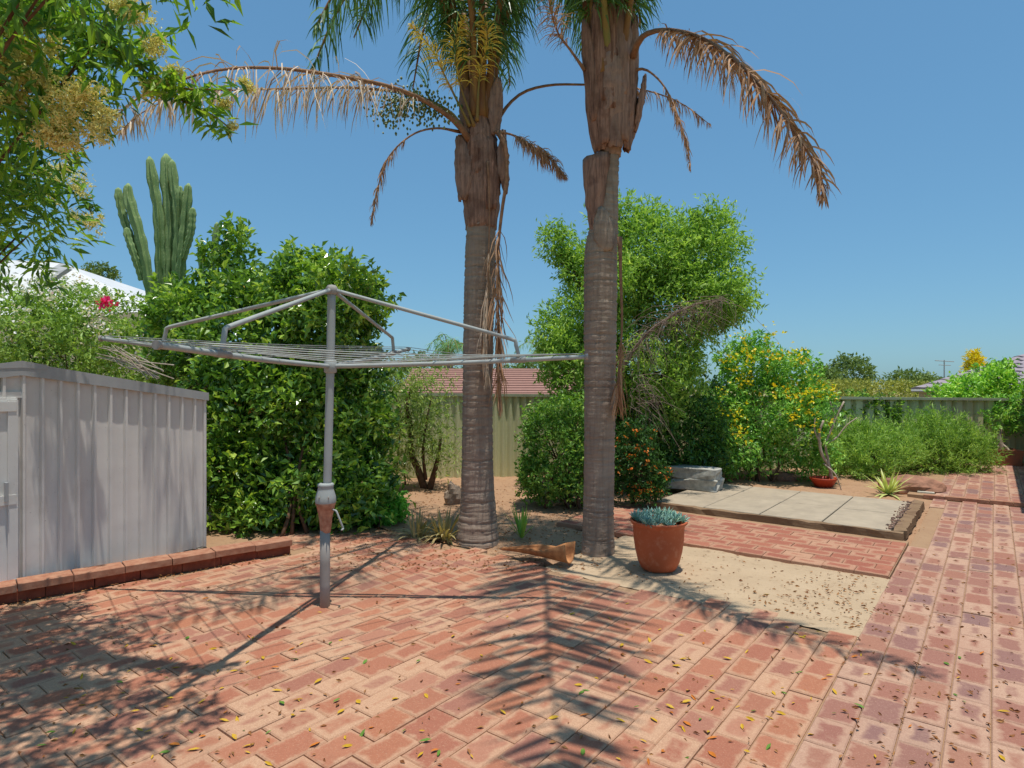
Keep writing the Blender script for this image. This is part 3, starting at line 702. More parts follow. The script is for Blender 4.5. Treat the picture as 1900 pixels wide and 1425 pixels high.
def frond(parent, P, r0, n, ll, mr, ml, droop=.3, seed=0, lw=.014, name='frond', **k):
    P = np.asarray(P, float); Q = resample(P, 26); rad = np.linspace(r0, r0 * .18, 26); rad[:4] *= np.array([1.5, 1.35, 1.2, 1.08])
    V, F = tube(cw(Q), rad * S, 7); fr = mesh_obj(name, V, F, mr, parent, True)
    V, F = leaflets(P, n, ll, lw, droop, seed, **k); mesh_obj('leaflets', V, F, ml, fr); return fr
def trunk_mesh(path, ringstep, amp, seed, seg=26):
    P = np.array([list(px(x, y, Z)) + [r / FPX * Z] for x, y, Z, r in path]); n = int(np.linalg.norm(np.diff(P[:, :3], axis=0), axis=1).sum() / .008); Q = resample(P, n)
    rng = np.random.default_rng(seed); h = Q[:, 2]; bd = np.concatenate([[-.1], -.1 + np.cumsum(ringstep * rng.uniform(.35, 1.6, 300))]); ki = np.clip(np.searchsorted(bd, h) - 1, 0, 299); ph = ki.astype(float); fr = (h - bd[ki]) / (bd[ki + 1] - bd[ki])
    rg = rng.uniform(.4, 1.2, 4000)[np.clip(ph.astype(int), 0, 3999)]
    rad = Q[:, 3] * (1 + amp * rg * (np.where(fr < .12, -.9, .25 * (1 - fr)))) ; V, F = tube(cw(Q[:, :3]), rad * S, seg)
    V += rng.normal(size=V.shape) * .0025; return V, F, Q
def boot(parent, base, tipp, w0, w1, R0, nrmdir, mat, seed=0, curl=.9, lens=.93, bulge=.012):
    # curved leaf-base plate from base to tip, wrapped round the trunk on the side nrmdir
    base, tipp = np.array(base), np.array(tipp); n, m_ = 14, 9; V = []; ax_ = tipp - base; axn = ax_ / np.linalg.norm(ax_); nd_ = np.array(nrmdir, float); nd_ -= axn * nd_.dot(axn); nd_ /= np.linalg.norm(nd_); sv = np.cross(axn, nd_)
    rng = np.random.default_rng(seed)
    for i in range(n):
        s_ = i / (n - 1); wdt = (w0 * (1 - s_) + w1 * s_) if lens == 0 else max(w0, w1) * (.12 + math.sin(math.pi * min(s_ * lens + .06, 1)) ** .8) + .008; c = base + ax_ * s_ + nd_ * bulge * math.sin(math.pi * s_)
        for j in range(m_):
            q = -1 + 2 * j / (m_ - 1); th = q * curl; V.append(c + sv * math.sin(th) * wdt / max(math.sin(curl), .3) + nd_ * (R0 * (1 - s_ * .25) + (math.cos(th) - 1) * wdt * 1.1) + rng.normal(size=3) * .003)
    F = [(i * m_ + j, i * m_ + j + 1, i * m_ + m_ + j + 1, i * m_ + m_ + j) for i in range(n - 1) for j in range(m_ - 1)]
    o = mesh_obj('leaf_base', cw(V), F, mat, parent, True); s_ = o.modifiers.new('thick', 'SOLIDIFY'); s_.thickness = .012; s_.offset = 0; return o
# ---- left palm
ZL = 3.99
pL = thing('palm_tree', 'palm with the wider, flared trunk base, left of the two palms', 'palm tree', cw(gp(886, 1003)) * (1, 1, 0), 'the two palms on the patio edge')
V, F, Q = trunk_mesh([(886, 1009, ZL, 41), (886, 985, ZL, 38), (887, 940, ZL, 33), (886, 880, ZL, 29.5), (886, 760, ZL, 28), (888, 600, ZL, 28), (891, 480, ZL, 28), (893, 420, ZL, 27), (893, 380, ZL, 26)], .047, .055, 3)
mesh_obj('trunk', V, F, M['bark'], pL, True)
def crown_core(parent, path):
    Q = resample(np.array([list(px(x, y, Z)) + [r / FPX * Z] for x, y, Z, r in path]), 40); V, F = tube(cw(Q[:, :3]), Q[:, 3] * S, 26)
    V += np.random.default_rng(1).normal(size=V.shape) * .006; mesh_obj('crown_base', V, F, M['boot'], parent, True)
crown_core(pL, [(893, 425, ZL, 28), (893, 395, ZL, 32), (893, 340, ZL, 34), (891, 280, ZL, 33), (889, 240, ZL, 27), (888, 190, ZL, 16), (888, 120, ZL, 6)])
def pL_(x, y, dz=0): return px(x, y, ZL + dz)
for bx, by, tx, ty, w0, w1, nd_, dz in ((880, 375, 868, 255, .045, .075, (-.8, -.6, 0), -.02), (905, 395, 900, 262, .04, .07, (.25, -1, 0), -.03), (893, 330, 884, 235, .05, .06, (-.2, -1, 0), -.03), (912, 360, 915, 245, .04, .06, (.9, -.3, 0), 0), (893, 300, 893, 200, .05, .06, (0, 1, 0), .03), (880, 260, 872, 150, .05, .025, (-.6, -.6, 0), 0), (903, 255, 915, 150, .05, .025, (.6, -.6, 0), 0), (890, 250, 886, 120, .05, .02, (0, -1, 0), 0)):
    boot(pL, pL_(bx, by, dz * .3), pL_(tx, ty, dz * .3), w0 * .9, w1 * .9, .105 if by > 300 else .085, nd_, M['boot'], bx, 1.15)
RD, DL, ST = M['rachis_dead'], M['dead_leaf'], M['straw']
P_ = lambda *a: np.array([px(*q) for q in a])
frond(pL, P_((872, 262, 3.92), (848, 228, 3.85), (790, 188, 3.7), (720, 160, 3.5), (620, 140, 3.2), (520, 127, 2.95), (420, 128, 2.76), (330, 150, 2.6), (250, 185, 2.5), (212, 222, 2.44)), .016, 200, .30, RD, ST, .6, 1, .0062, t0=.2, fwd=.5, hang=.6, vert=.8, jit=.4)
frond(pL, P_((868, 255, 3.95), (830, 205, 3.9), (760, 175, 3.82), (660, 163, 3.7), (560, 164, 3.6), (450, 167, 3.5), (350, 172, 3.38), (270, 205, 3.3), (215, 250, 3.25)), .011, 210, .27, RD, ST, .6, 2, .0085, t0=.3, fwd=.45, hang=.7, vert=.5, jit=.35)
frond(pL, P_((925, 245, 3.9), (938, 275, 3.86), (940, 330, 3.85), (931, 395, 3.85), (924, 470, 3.86), (924, 560, 3.86), (926, 680, 3.86), (928, 760, 3.86)), .014, 170, .30, RD, DL, .5, 3, .0075, t0=.35, fwd=1.6, jit=.35, hang=.9)
frond(pL, P_((905, 300, 3.87), (908, 400, 3.86), (905, 520, 3.86), (900, 640, 3.86), (905, 700, 3.86)), .006, 90, .30, RD, ST, .5, 31, .006, t0=.4, fwd=1.8, jit=.3, hang=1.0)
frond(pL, P_((855, 245, 3.95), (810, 238, 3.8), (765, 250, 3.7), (722, 290, 3.62), (702, 345, 3.6), (688, 418, 3.6)), .008, 170, .10, RD, DL, .6, 4, .005, t0=.4, fwd=1.0, hang=.6, name='flower_stalk')
frond(pL, P_((918, 245, 3.9), (950, 250, 3.85), (985, 270, 3.8), (1020, 295, 3.78), (1050, 330, 3.76)), .008, 520, .12, RD, M['dead_leaf'], .5, 5, .005, t0=.25, fwd=1.0, vert=.8, hang=.4, name='flower_stalk')
frond(pL, P_((915, 245, 4.05), (935, 205, 4.1), (970, 172, 4.15), (1020, 158, 4.2), (1080, 157, 4.2), (1150, 160, 4.2), (1215, 172, 4.2), (1270, 195, 4.2), (1318, 232, 4.2)), .012, 120, .14, RD, DL, .7, 6, .006, t0=.62, fwd=1.0, hang=.6)
# fruit bunch (green) and flower strands
fb = P_((866, 250, 3.9), (840, 212, 3.86), (800, 190, 3.82), (750, 185, 3.8), (705, 200, 3.78)); mb = MB(); ctube(mb, fb, [.012, .01, .009, .007, .004], 7, 14); fs = mb.build('fruit_stalk', M['rachis_green'], pL, True)
rng = np.random.default_rng(21); Q = resample(fb, 40)[14:]; k = rng.integers(0, len(Q), 620); c = Q[k] + rng.normal(size=(620, 3)) * (.05, .05, .055) + np.array([0, 0, -.03])
oct_ = np.array([(1, 0, 0), (0, 1, 0), (-1, 0, 0), (0, -1, 0), (0, 0, 1.2), (0, 0, -1.2)]) * .0135; of = np.array([(0, 1, 4), (1, 2, 4), (2, 3, 4), (3, 0, 4), (1, 0, 5), (2, 1, 5), (3, 2, 5), (0, 3, 5)])
V = (cw(c)[:, None] + oct_[None] * rng.uniform(.8, 1.3, (620, 1, 1))).reshape(-1, 3); F = (of[None] + (np.arange(620) * 6)[:, None, None]).reshape(-1, 3)
stuff(mesh_obj('fruit', V, F, leafmat('palm_fruit', [(48, 66, 34), (72, 90, 44), (98, 104, 50)], 0, .5, .4, 6), fs))
for sd_, pts in ((41, ((880, 235, 3.9), (852, 150, 3.85), (845, 80, 3.8), (865, 30, 3.78))), (42, ((885, 225, 3.88), (890, 140, 3.85), (905, 70, 3.8), (890, 20, 3.75))), (43, ((872, 235, 3.9), (830, 150, 3.8), (800, 90, 3.75), (760, 45, 3.72)))):
    frond(pL, P_(*pts), .009, 150, .13, M['rachis_green'], M['infl'], .4, sd_, .006, t0=.35, fwd=.9, vert=.8, name='flower_stalk')
GR, GL = M['rachis_green'], M['green_leaf']
def crownfrond(parent, base, az, up_, out_, drop, seed, n=190, ll=.42, mats=None, r0=.03, dry=0):
    # arching frond: rises by up_, reaches out_ and ends drop below its highest point (multiples of S)
    d = np.array([math.cos(az), math.sin(az), 0]); b = np.array(base); e3 = np.array([0, 0, 1.])
    pts = [b, b + d * out_ * .10 + e3 * up_ * .5, b + d * out_ * .3 + e3 * up_ * .92, b + d * out_ * .55 + e3 * up_, b + d * out_ * .8 + e3 * (up_ - drop * .4), b + d * out_ + e3 * (up_ - drop)]
    frond(parent, pts, r0, n, ll, mats[0] if mats else GR, mats[1] if mats else GL, .5, seed, .0105, t0=.2, fwd=.4, vert=.4, jit=.2, hang=.5)
cb = px(888, 225, ZL)
for k, (az, u_, o_, dr) in enumerate(((3.05, 1.05, 1.05, .75), (3.35, 1.0, .95, .6), (2.7, 1.2, .95, .5), (3.6, 1.15, .95, .7), (4.4, 1.35, .6, .3), (.15, 1.05, .85, .7), (-.5, 1.2, .8, .6), (.7, 1.25, 1.1, .6), (1.4, 1.3, 1.1, .6), (2.1, 1.2, 1.1, .6), (5.0, 1.5, .35, .1))):
    crownfrond(pL, cb + np.array([math.cos(az), math.sin(az), 0]) * .06, az, u_ + .08, o_, dr, 60 + k, mats=(M['petiole'], GL))
# ---- right palm
ZR = 3.71
pR = thing('palm_tree', 'slimmer palm with a split bulging sheath high on its trunk, right of the two palms', 'palm tree', cw(gp(1110, 1025)) * (1, 1, 0), 'the two palms on the patio edge')
V, F, Q = trunk_mesh([(1109, 1032, ZR, 32), (1110, 1012, ZR, 30), (1110, 960, ZR, 28.5), (1112, 850, ZR, 28), (1113, 700, ZR, 29), (1114, 560, ZR, 30.5), (1115, 470, ZR, 30), (1121, 420, ZR, 26), (1127, 370, ZR, 20), (1131, 310, ZR, 17), (1132, 275, ZR, 18)], .042, .06, 8)
mesh_obj('trunk', V, F, M['bark'], pR, True)
crown_core(pR, [(1132, 290, ZR, 19), (1132, 268, ZR, 23), (1133, 235, ZR, 31), (1134, 195, ZR, 38), (1131, 130, ZR, 38), (1129, 90, ZR, 26), (1129, 40, ZR, 10)])
r_ = lambda x, y, dz=0: px(x, y, ZR + dz)
boot(pR, r_(1112, 455, -.02), r_(1096, 290, -.02), .03, .098, .035, (-.8, -.6, 0), M['boot'], 5, 1.5, 0, .02)
boot(pR, r_(1122, 470, -.03), r_(1112, 390, -.03), .05, .05, .07, (.1, -1, 0), M['bark'], 6)
for bx, by, tx, ty, w0, w1, nd_ in ((1130, 285, 1108, 110, .035, .10, (-.8, -.6, 0)), (1135, 283, 1138, 130, .035, .10, (.1, -1, 0)), (1138, 280, 1160, 120, .035, .09, (.9, -.4, 0)), (1133, 270, 1135, 120, .04, .09, (0, 1, 0)), (1140, 270, 1165, 190, .03, .06, (.9, .3, 0)), (1125, 230, 1100, 60, .05, .05, (-.7, -.6, 0)), (1140, 225, 1158, 50, .05, .05, (.7, -.5, 0)), (1132, 215, 1128, 20, .05, .035, (0, -1, 0)), (1128, 275, 1118, 150, .03, .085, (-.4, -.9, 0)), (1140, 270, 1150, 90, .03, .085, (.5, -.85, 0)), (1126, 200, 1112, 30, .03, .06, (-.35, -.9, 0)), (1142, 190, 1146, 20, .03, .06, (.35, -.9, 0)), (1150, 240, 1176, 150, .03, .05, (1, -.1, 0))):
    boot(pR, r_(bx, by), r_(tx, ty - 15), w0 * .8, w1 * .8, .112 if by < 240 else .098, nd_, M['boot'], tx, 1.15, bulge=.015)
frond(pR, P_((1175, 105, 3.62), (1188, 72, 3.5), (1225, 56, 3.3), (1290, 66, 3.0), (1355, 105, 2.75), (1420, 170, 2.58), (1475, 245, 2.45), (1515, 310, 2.38), (1530, 370, 2.35)), .015, 420, .25, RD, DL, .5, 7, .008, t0=.2, fwd=.7, hang=.55, vert=.4)
frond(pR, P_((1175, 130, 3.65), (1200, 130, 3.6), (1232, 160, 3.55), (1258, 215, 3.5), (1275, 270, 3.48), (1281, 315, 3.47)), .007, 170, .10, RD, DL, .6, 8, .005, t0=.3, fwd=1.1, hang=.6, name='flower_stalk')
frond(pR, P_((1150, 440, 3.6), (1152, 520, 3.58), (1154, 600, 3.58), (1150, 680, 3.58), (1146, 760, 3.6)), .011, 90, .22, M['rachis_dead'], DL, .5, 9, .006, t0=.6, fwd=1.8, hang=1)
frond(pR, P_((1085, 130, 3.65), (1060, 95, 3.6), (1035, 60, 3.55), (1020, 10, 3.5), (1010, -40, 3.45)), .009, 160, .14, RD, DL, .5, 10, .005, t0=.3, fwd=.9, vert=.7, name='flower_stalk')
cbR = px(1131, 150, ZR)
# the frond that reaches over the patio towards the house
frond(pR, [cbR + (0, -.03, 0), np.array([.50, 3.45, 3.35]), np.array([.46, 3.1, 3.6]), np.array([.44, 2.5, 3.65]), np.array([.40, 1.95, 3.5]), np.array([.36, 1.2, 3.05])], .019, 170, .50, GR, GL, .12, 70, .03, t0=.22, fwd=.6, vert=.05, jit=.07, hang=.0)
frond(pR, [cbR + (.05, -.03, 0), np.array([.75, 3.4, 3.45]), np.array([1.1, 2.5, 3.62]), np.array([1.45, 2.0, 3.45]), np.array([1.7, 1.75, 3.2])], .019, 240, .36, M['petiole'], GL, .4, 71, .014, t0=.25, fwd=.5, vert=.3, jit=.15, hang=.8)
frond(pL, [cb + (0, -.05, 0), np.array([-.3, 3.6, 3.5]), np.array([-.69, 2.75, 3.65]), np.array([-1.23, 2.25, 3.5]), np.array([-1.75, 2.0, 3.1])], .019, 260, .36, M['petiole'], GL, .4, 72, .014, t0=.25, fwd=.5, vert=.3, jit=.15, hang=.7)
for k, (az, u_, o_, dr, dry) in enumerate(((1.75, 1.3, .5, .2, 0), (2.9, 1.2, .8, .3, 0), (.5, 1.3, .9, .4, 0), (1.2, 1.3, 1.0, .5, 0), (2.2, 1.3, .9, .5, 0), (3.5, 1.35, .45, .1, 1), (5.6, 1.4, .5, .1, 1), (.05, 1.25, .8, .3, 0), (4.1, 1.5, .3, .05, 1))):
    crownfrond(pR, cbR + np.array([math.cos(az), math.sin(az), 0]) * .085, az, u_ + .1, o_, dr, 80 + k, mats=(M['petiole'], GL), r0=.034)

# ------------------------------------------------------------------ trees and shrubs
M['wood'] = simple('branch_bark', (118, 92, 72), (84, 62, 48), 18, .95, .1, .4); M['palewood'] = simple('pale_dry_wood', (186, 172, 154), (142, 124, 106), 18, .95, .1, .3)
def branches(parent, base, lobes, r0, mat, seed, n=3, name='trunk', stems=1, fork=.45):
    rng = np.random.default_rng(seed); mb = MB(); b = np.array(base, float)
    for i, l in enumerate(lobes):
        c = np.array(l[0]); b0 = b + rng.normal(size=3) * (.03 * stems, .03 * stems, 0) * (stems > 1); m1 = b0 + (c - b0) * (fork * .6, fork * .6, fork) + rng.normal(size=3) * .02
        ctube(mb, [b0, b0 + (m1 - b0) * .5 + rng.normal(size=3) * .015, m1, c], [r0, r0 * .85, r0 * .6, r0 * .25], 7, 10)
        for k in range(n):
            e = c + nrm(rng.normal(size=3)) * np.array(l[1]) * .8; ctube(mb, [m1 + (c - m1) * rng.uniform(.2, .9), (c + e) / 2 + rng.normal(size=3) * .02, e], [r0 * .35, r0 * .22, r0 * .06], 5, 6)
    return mb.build(name, mat, parent, True)
def shrub(name, label, cat, base, lobes, n, per, Ln, Wd, mat, seed, r0=.03, wood='wood', group=None, stems=3, br=3, crown='crown', limbs=None, **k):
    t = thing(name, label, cat, cw(base), group); branches(t, base, limbs or lobes, r0, M[wood], seed, br, 'trunk' if stems == 1 else 'stems', stems)
    V, F, P, D = foliage(lobes, n, per, Ln, Wd, seed, **k); mesh_obj(crown, V, F, mat, t); return t, P, D
# big glossy bush behind the shed
G1 = leafmat('glossy_bush_leaf', [(36, 62, 28), (66, 96, 38), (106, 134, 50), (164, 180, 84)], .34, .26, .65, 2.2)
lob = [L(560, 800, 4.85, 150, 190, .62), L(470, 640, 5.0, 150, 140, .6), L(610, 620, 4.95, 110, 130, .5), L(445, 545, 5.1, 60, 70, .3), L(560, 560, 5.0, 95, 62, .4), L(650, 760, 4.8, 85, 130, .42), L(430, 860, 4.7, 70, 120, .42), L(350, 600, 5.15, 80, 90, .4), L(440, 450, 5.1, 18, 42, .1), L(540, 478, 5.0, 16, 26, .08), L(610, 500, 5.0, 26, 26, .1), L(400, 490, 5.1, 22, 30, .1), L(660, 560, 4.95, 45, 60, .2), L(680, 900, 4.65, 60, 80, .3), L(560, 930, 4.5, 150, 62, .35), L(440, 930, 4.5, 70, 60, .3), L(640, 930, 4.45, 80, 58, .3), L(500, 780, 4.6, 110, 120, .4), L(500, 920, 4.38, 100, 70, .22), L(610, 900, 4.36, 90, 80, .22)]
bush, P, D = shrub('glossy_bush', 'tall dense glossy green bush with scattered orange fruit behind the clothes hoist', 'bush', gp(560, 985), lumps(lob, 5, .36, 1), 9800, 6, .058, .031, G1, 101, .014, br=0, limbs=lob[:4], shell=.4, lump=.25, up=.45, tw=.8, clen=2.2)
rng = np.random.default_rng(5); sel = P[rng.choice(len(P), 46)] + np.array([0, -.04, 0]); blossoms(sel, .028, rng, leafmat('orange_fruit', [(206, 104, 36), (222, 138, 60), (198, 84, 44)], .1, .5), bush, 'fruit', 4, .3)
sk, P, D = shrub('low_shrub', 'small bright green sprawling shrub at the foot of the glossy bush', 'shrub', gp(715, 975), [L(718, 945, 4.5, 34, 32, .12), L(690, 955, 4.5, 30, 22, .1)], 260, 6, .04, .024, leafmat('bright_leaf', [(50, 92, 34), (88, 138, 50), (124, 170, 70)], .3), 111, .012, shell=.7)
# flowering creeper behind the shed
G2 = leafmat('creeper_leaf', [(60, 82, 38), (90, 114, 50), (118, 140, 68), (146, 162, 94)], .32, .5, .3, 2)
lob = [L(120, 650, 5.4, 150, 90, .5), L(260, 660, 5.2, 110, 75, .45), L(30, 610, 5.6, 110, 80, .5), L(200, 600, 5.5, 110, 55, .4), L(330, 690, 5.0, 60, 50, .3), L(110, 570, 5.7, 80, 40, .3), L(-60, 640, 5.4, 120, 120, .5), L(60, 800, 5.6, 240, 160, .5)]
cr, P, D = shrub('flowering_creeper', 'light green creeper with small pale pink flowers growing over the shed', 'shrub', gp(160, 930), lumps(lob, 4, .4, 4), 6000, 6, .045, .019, G2, 121, .015, br=1, limbs=lob, shell=.3, up=.3)
rng = np.random.default_rng(8); fr_ = P[(P[:, 2] > 1.1) & (D[:, 2] > .1)]; c0 = fr_[rng.choice(len(fr_), 70)]; k = np.repeat(np.arange(70), 22); pts = c0[k] + rng.normal(size=(len(k), 3)) * .05 + (0, -.06, .06)
blossoms(pts, .03, rng, leafmat('pink_blossom', [(206, 160, 160), (226, 190, 184), (190, 138, 132)], .3), cr, 'blossoms', 2, .4)
c0 = px(197, 563, 5.0); blossoms(c0 + np.random.default_rng(3).normal(size=(26, 3)) * (.022, .022, .026), .034, rng, leafmat('crimson_blossom', [(204, 22, 76), (226, 40, 96), (186, 14, 60)], .25), cr, 'crimson_blossom', 3, .3)
mb = MB(); rng = np.random.default_rng(4)                         # dry twigs beside the hoist arm
for i in range(16):
    a_, b_ = px(190 + rng.uniform(-15, 30), 645 + rng.uniform(-8, 20), 4.5), px(300 + rng.uniform(-40, 25), 690 + rng.uniform(-15, 15), 4.5); ctube(mb, [a_, (a_ + b_) / 2 + rng.normal(size=3) * .03, b_], [.002, .004, .005], 5, 6)
mb.build('dry_twigs', M['palewood'], cr)
# columnar cactus
def cactmat():
    m = NT('cactus_skin'); n1 = m.noise(4, 4); n2 = m.noise(30, 3)
    m.col(m.mix(m.math('MULTIPLY', m.ramp(n2, [(.55, (0, 0, 0)), (.7, (1, 1, 1))]), .5), m.mix(n1, srgb(100, 130, 78), srgb(146, 168, 108)), srgb(196, 204, 146))); m.rough(.6, .3); return m.m
CM = cactmat(); ZC = 5.85
ca = thing('columnar_cactus', 'tall ribbed columnar cactus rising behind the glossy bush', 'cactus', cw(np.array([(310 - CX) / FPX * ZC, ZC, 0])))
def ribbed(pts, r, ribs=5, seg=40):
    Q = resample(P_(*pts), 40); T = nrm(np.gradient(Q, axis=0)); u_ = np.array([1., 0, 0]); V = []
    for i in range(40):
        u_ = nrm(u_ - T[i] * u_.dot(T[i])); b = np.cross(T[i], u_); tt = i / 39; rr_ = r * (1 if tt < .9 else math.sqrt(max(1 - ((tt - .9) / .1) ** 2, .02))) * (1 + .09 * math.sin(i * 1.35) + .05 * math.sin(i * .61))
        a = np.arange(seg) * 2 * math.pi / seg; k = rr_ * (.4 + .68 * (1 - np.abs(np.sin(a * ribs / 2))) ** 1.3); V.append(Q[i] + k[:, None] * (np.cos(a)[:, None] * u_ + np.sin(a)[:, None] * b))
    F = [(i * seg + j, i * seg + (j + 1) % seg, i * seg + seg + (j + 1) % seg, i * seg + seg + j) for i in range(39) for j in range(seg)]; F.append(tuple(range(39 * seg, 40 * seg)))
    return cw(np.concatenate(V)), F
for pts, r in ((((312, 720, ZC), (314, 560, ZC), (318, 420, ZC), (312, 330, ZC), (308, 285, ZC)), .088), (((300, 620, ZC), (296, 420, ZC - .05), (285, 340, ZC - .05), (277, 290, ZC - .05)), .062), (((322, 560, ZC), (332, 420, ZC - .05), (322, 330, ZC - .05), (319, 296, ZC - .05)), .055), (((300, 640, ZC), (275, 510, ZC - .1), (258, 430, ZC - .12), (240, 370, ZC - .12), (238, 340, ZC - .12)), .066), (((262, 480, ZC - .1), (240, 435, ZC - .1), (225, 385, ZC - .1), (219, 348, ZC - .1)), .048), (((265, 520, ZC - .1), (248, 470, ZC - .16), (238, 440, ZC - .16), (235, 422, ZC - .16)), .042), (((325, 600, ZC), (338, 480, ZC - .08), (345, 400, ZC - .1), (350, 340, ZC - .1)), .058), (((340, 480, ZC - .1), (355, 430, ZC - .12), (358, 385, ZC - .12)), .042), (((338, 460, ZC), (333, 380, ZC - .12), (335, 345, ZC - .12)), .035), (((385, 620, ZC), (392, 520, ZC), (400, 450, ZC), (403, 412, ZC)), .042), (((380, 600, ZC), (374, 500, ZC - .05), (373, 450, ZC - .05)), .035)):
    V, F = ribbed(pts, r * .72); mesh_obj('stem', V, F, CM, ca, True)
# tree with seed heads at upper left
G3 = leafmat('lance_leaf', [(40, 68, 40), (66, 98, 46), (100, 130, 48), (146, 164, 58)], .45, .38, .45, 2.5)
G4 = leafmat('seed_head', [(134, 122, 76), (166, 154, 104), (186, 178, 130), (110, 98, 64)], .2, .8, .15, 4)
ZT = 2.15
lob = [L(60, 70, ZT, 100, 90, .26), L(120, 40, ZT - .1, 90, 60, .22), L(30, 290, 2.45, 60, 90, .18), L(40, 430, 2.5, 70, 62, .18), L(-110, 220, ZT, 120, 220, .35), L(205, 45, ZT - .1, 45, 40, .13), L(-150, 50, 1.75, 250, 200, .45), L(130, -150, 1.55, 240, 110, .3)]
tb = np.array([-2.62, 2.0, 0])
tr = thing('overhanging_tree', 'tree with narrow leaves and tan seed heads leaning in at the upper left', 'tree', cw(tb))
branches(tr, tb, lob, .013, M['wood'], 31, 3)
fV, fF, P, D = foliage(lob, 1350, 7, .06, .015, 31, shell=.55, up=-.05, tw=.55, clen=2.2)
arch = P_((150, 60, 2.05), (230, 100, 2.0), (290, 150, 1.98), (350, 165, 1.95), (430, 165, 1.95)); arch2 = P_((290, 150, 1.98), (345, 190, 1.97), (395, 215, 1.96), (430, 240, 1.96)); arch3 = P_((60, 300, 2.95), (110, 340, 3.0), (150, 360, 3.05), (175, 410, 3.1)); arch4 = P_((100, 150, 2.1), (160, 190, 2.05), (200, 240, 2.05))
mb = MB()
for a_ in (arch, arch2, arch3, arch4): ctube(mb, a_, np.linspace(.008, .002, len(a_)), 6, 16)
stuff(mb.build('twigs', M['rachis_green'], tr, True))
parts = [(fV, fF)]; rng = np.random.default_rng(33)
for a_, n in ((arch, 240), (arch2, 90), (arch3, 120), (arch4, 90)):
    q = resample(a_, 60)[rng.integers(0, 60, n)] + rng.normal(size=(n, 3)) * .016; d = rng.normal(size=(n, 3)) * .7 + (.3, 0, -.25); parts.append(leaf_mesh(cw(q), d, .075 * S * rng.uniform(.5, 1, n), .016 * S, rng))
V, F = join(parts); mesh_obj('crown', V, F, G3, tr)
heads = [(25, 45, 48, 38), (75, 95, 36, 34), (15, 120, 44, 40), (65, 150, 38, 30), (20, 185, 36, 30), (245, 25, 38, 26), (285, 90, 20, 32), (325, 145, 22, 24), (280, 165, 18, 22), (460, 160, 18, 14), (415, 190, 12, 12), (428, 238, 11, 12), (150, 190, 52, 42), (120, 240, 50, 40), (180, 230, 35, 34), (95, 250, 40, 30), (110, 320, 50, 24), (150, 345, 26, 24), (140, 400, 22, 18), (175, 415, 20, 20), (60, 140, 40, 30), (85, 370, 34, 20), (215, 10, 40, 24)]
pts = []
for x, y, a, b in heads:
    n = int(a * b * .55) + 100; z = 1.98 if x > 200 else (1.86 if y < 290 else 2.95); ns_ = 5 + a * b // 90; sub = nrm(rng.normal(size=(ns_, 3))) * rng.random((ns_, 1)) ** .5 * .95; q = sub[rng.integers(0, ns_, n)] + rng.normal(size=(n, 3)) * (.13 + 1.2 / a); c = px(x, y, z); pts.append(c + q * np.array([a / FPX * z, a / FPX * z * .8, b / FPX * z]) * (1 + .25 * np.sin(q[:, :1] * 9) * np.sin(q[:, 2:] * 8)))
pts = np.concatenate(pts); V, F = leaf_mesh(cw(pts), rng.normal(size=pts.shape) + (0, 0, .3), .0135 * S * rng.uniform(.6, 1.4, len(pts)), .0062 * S, rng); mesh_obj('seed_heads', V, F, G4, tr)
# weeping tree behind the right palm
G5 = leafmat('feathery_leaf', [(64, 90, 42), (96, 124, 56), (126, 152, 74), (162, 180, 106)], .42, .5, .3, 2.2)
lob = [L(1200, 470, 6.0, 110, 90, .5), L(1290, 480, 6.0, 85, 85, .45), L(1140, 540, 6.0, 110, 100, .5), L(1260, 570, 5.9, 115, 80, .5), L(1080, 600, 5.9, 70, 90, .4), L(1170, 680, 5.8, 120, 90, .5), L(1060, 690, 5.8, 55, 80, .35), L(1230, 690, 5.8, 70, 60, .35), L(1330, 560, 6.0, 50, 60, .3), L(1160, 405, 6.0, 60, 45, .3), L(1040, 450, 6.0, 40, 32, .12, .004), L(1090, 500, 6.0, 50, 45, .2)]
lob0 = lob; lob = lumps(lob, 6, .38, 2)
wt, P, D = shrub('weeping_tree', 'large airy light green tree with drooping twigs behind the right palm', 'tree', np.array([(1205 - CX) / FPX * 5.9, 5.9, 0]), lob, 11500, 7, .05, .016, G5, 141, .03, stems=1, br=2, limbs=lob0, shell=.65, lump=.25, up=-.1, tw=.9, clen=2.2)
mb = MB(); rng = np.random.default_rng(9); bb = P_((1150, 690, 5.5), (1195, 625, 5.35), (1240, 590, 5.3), (1290, 565, 5.25), (1345, 553, 5.2)); ctube(mb, bb, [.018, .014, .011, .008, .003], 7, 20); Q = resample(bb, 60)
for i in range(170):
    p = Q[rng.integers(8, 60)] + rng.normal(size=3) * (.02, .03, .01); l = rng.uniform(.15, .55); e = p + np.array([rng.normal() * .2, rng.normal() * .12, -l * rng.uniform(.4, 1)]); ctube(mb, [p, (p + e) / 2 + np.array([rng.normal() * .05, 0, .05 + .05 * rng.random()]), e], [.0022, .0016, .0008], 4, 5)
for i in range(40):
    p = px(rng.uniform(1165, 1200), rng.uniform(690, 760), 5.2); e = p + np.array([rng.uniform(-.05, .35), rng.normal() * .12, -rng.uniform(-.05, .45)]); ctube(mb, [p, (p + e) / 2 + (.02, 0, .05), e], [.0025, .0018, .0008], 4, 5)
mb.build('dead_twigs', simple('grey_twig', (150, 132, 118), (112, 94, 82), 18, .95, .1), wt)
GD = leafmat('shade_darkened_leaf', [(28, 50, 24), (44, 74, 30), (70, 104, 42), (96, 130, 56)], .25, .4, .4, 2)  # dark leaf colour of an added shrub, standing in for shade below the weeping tree
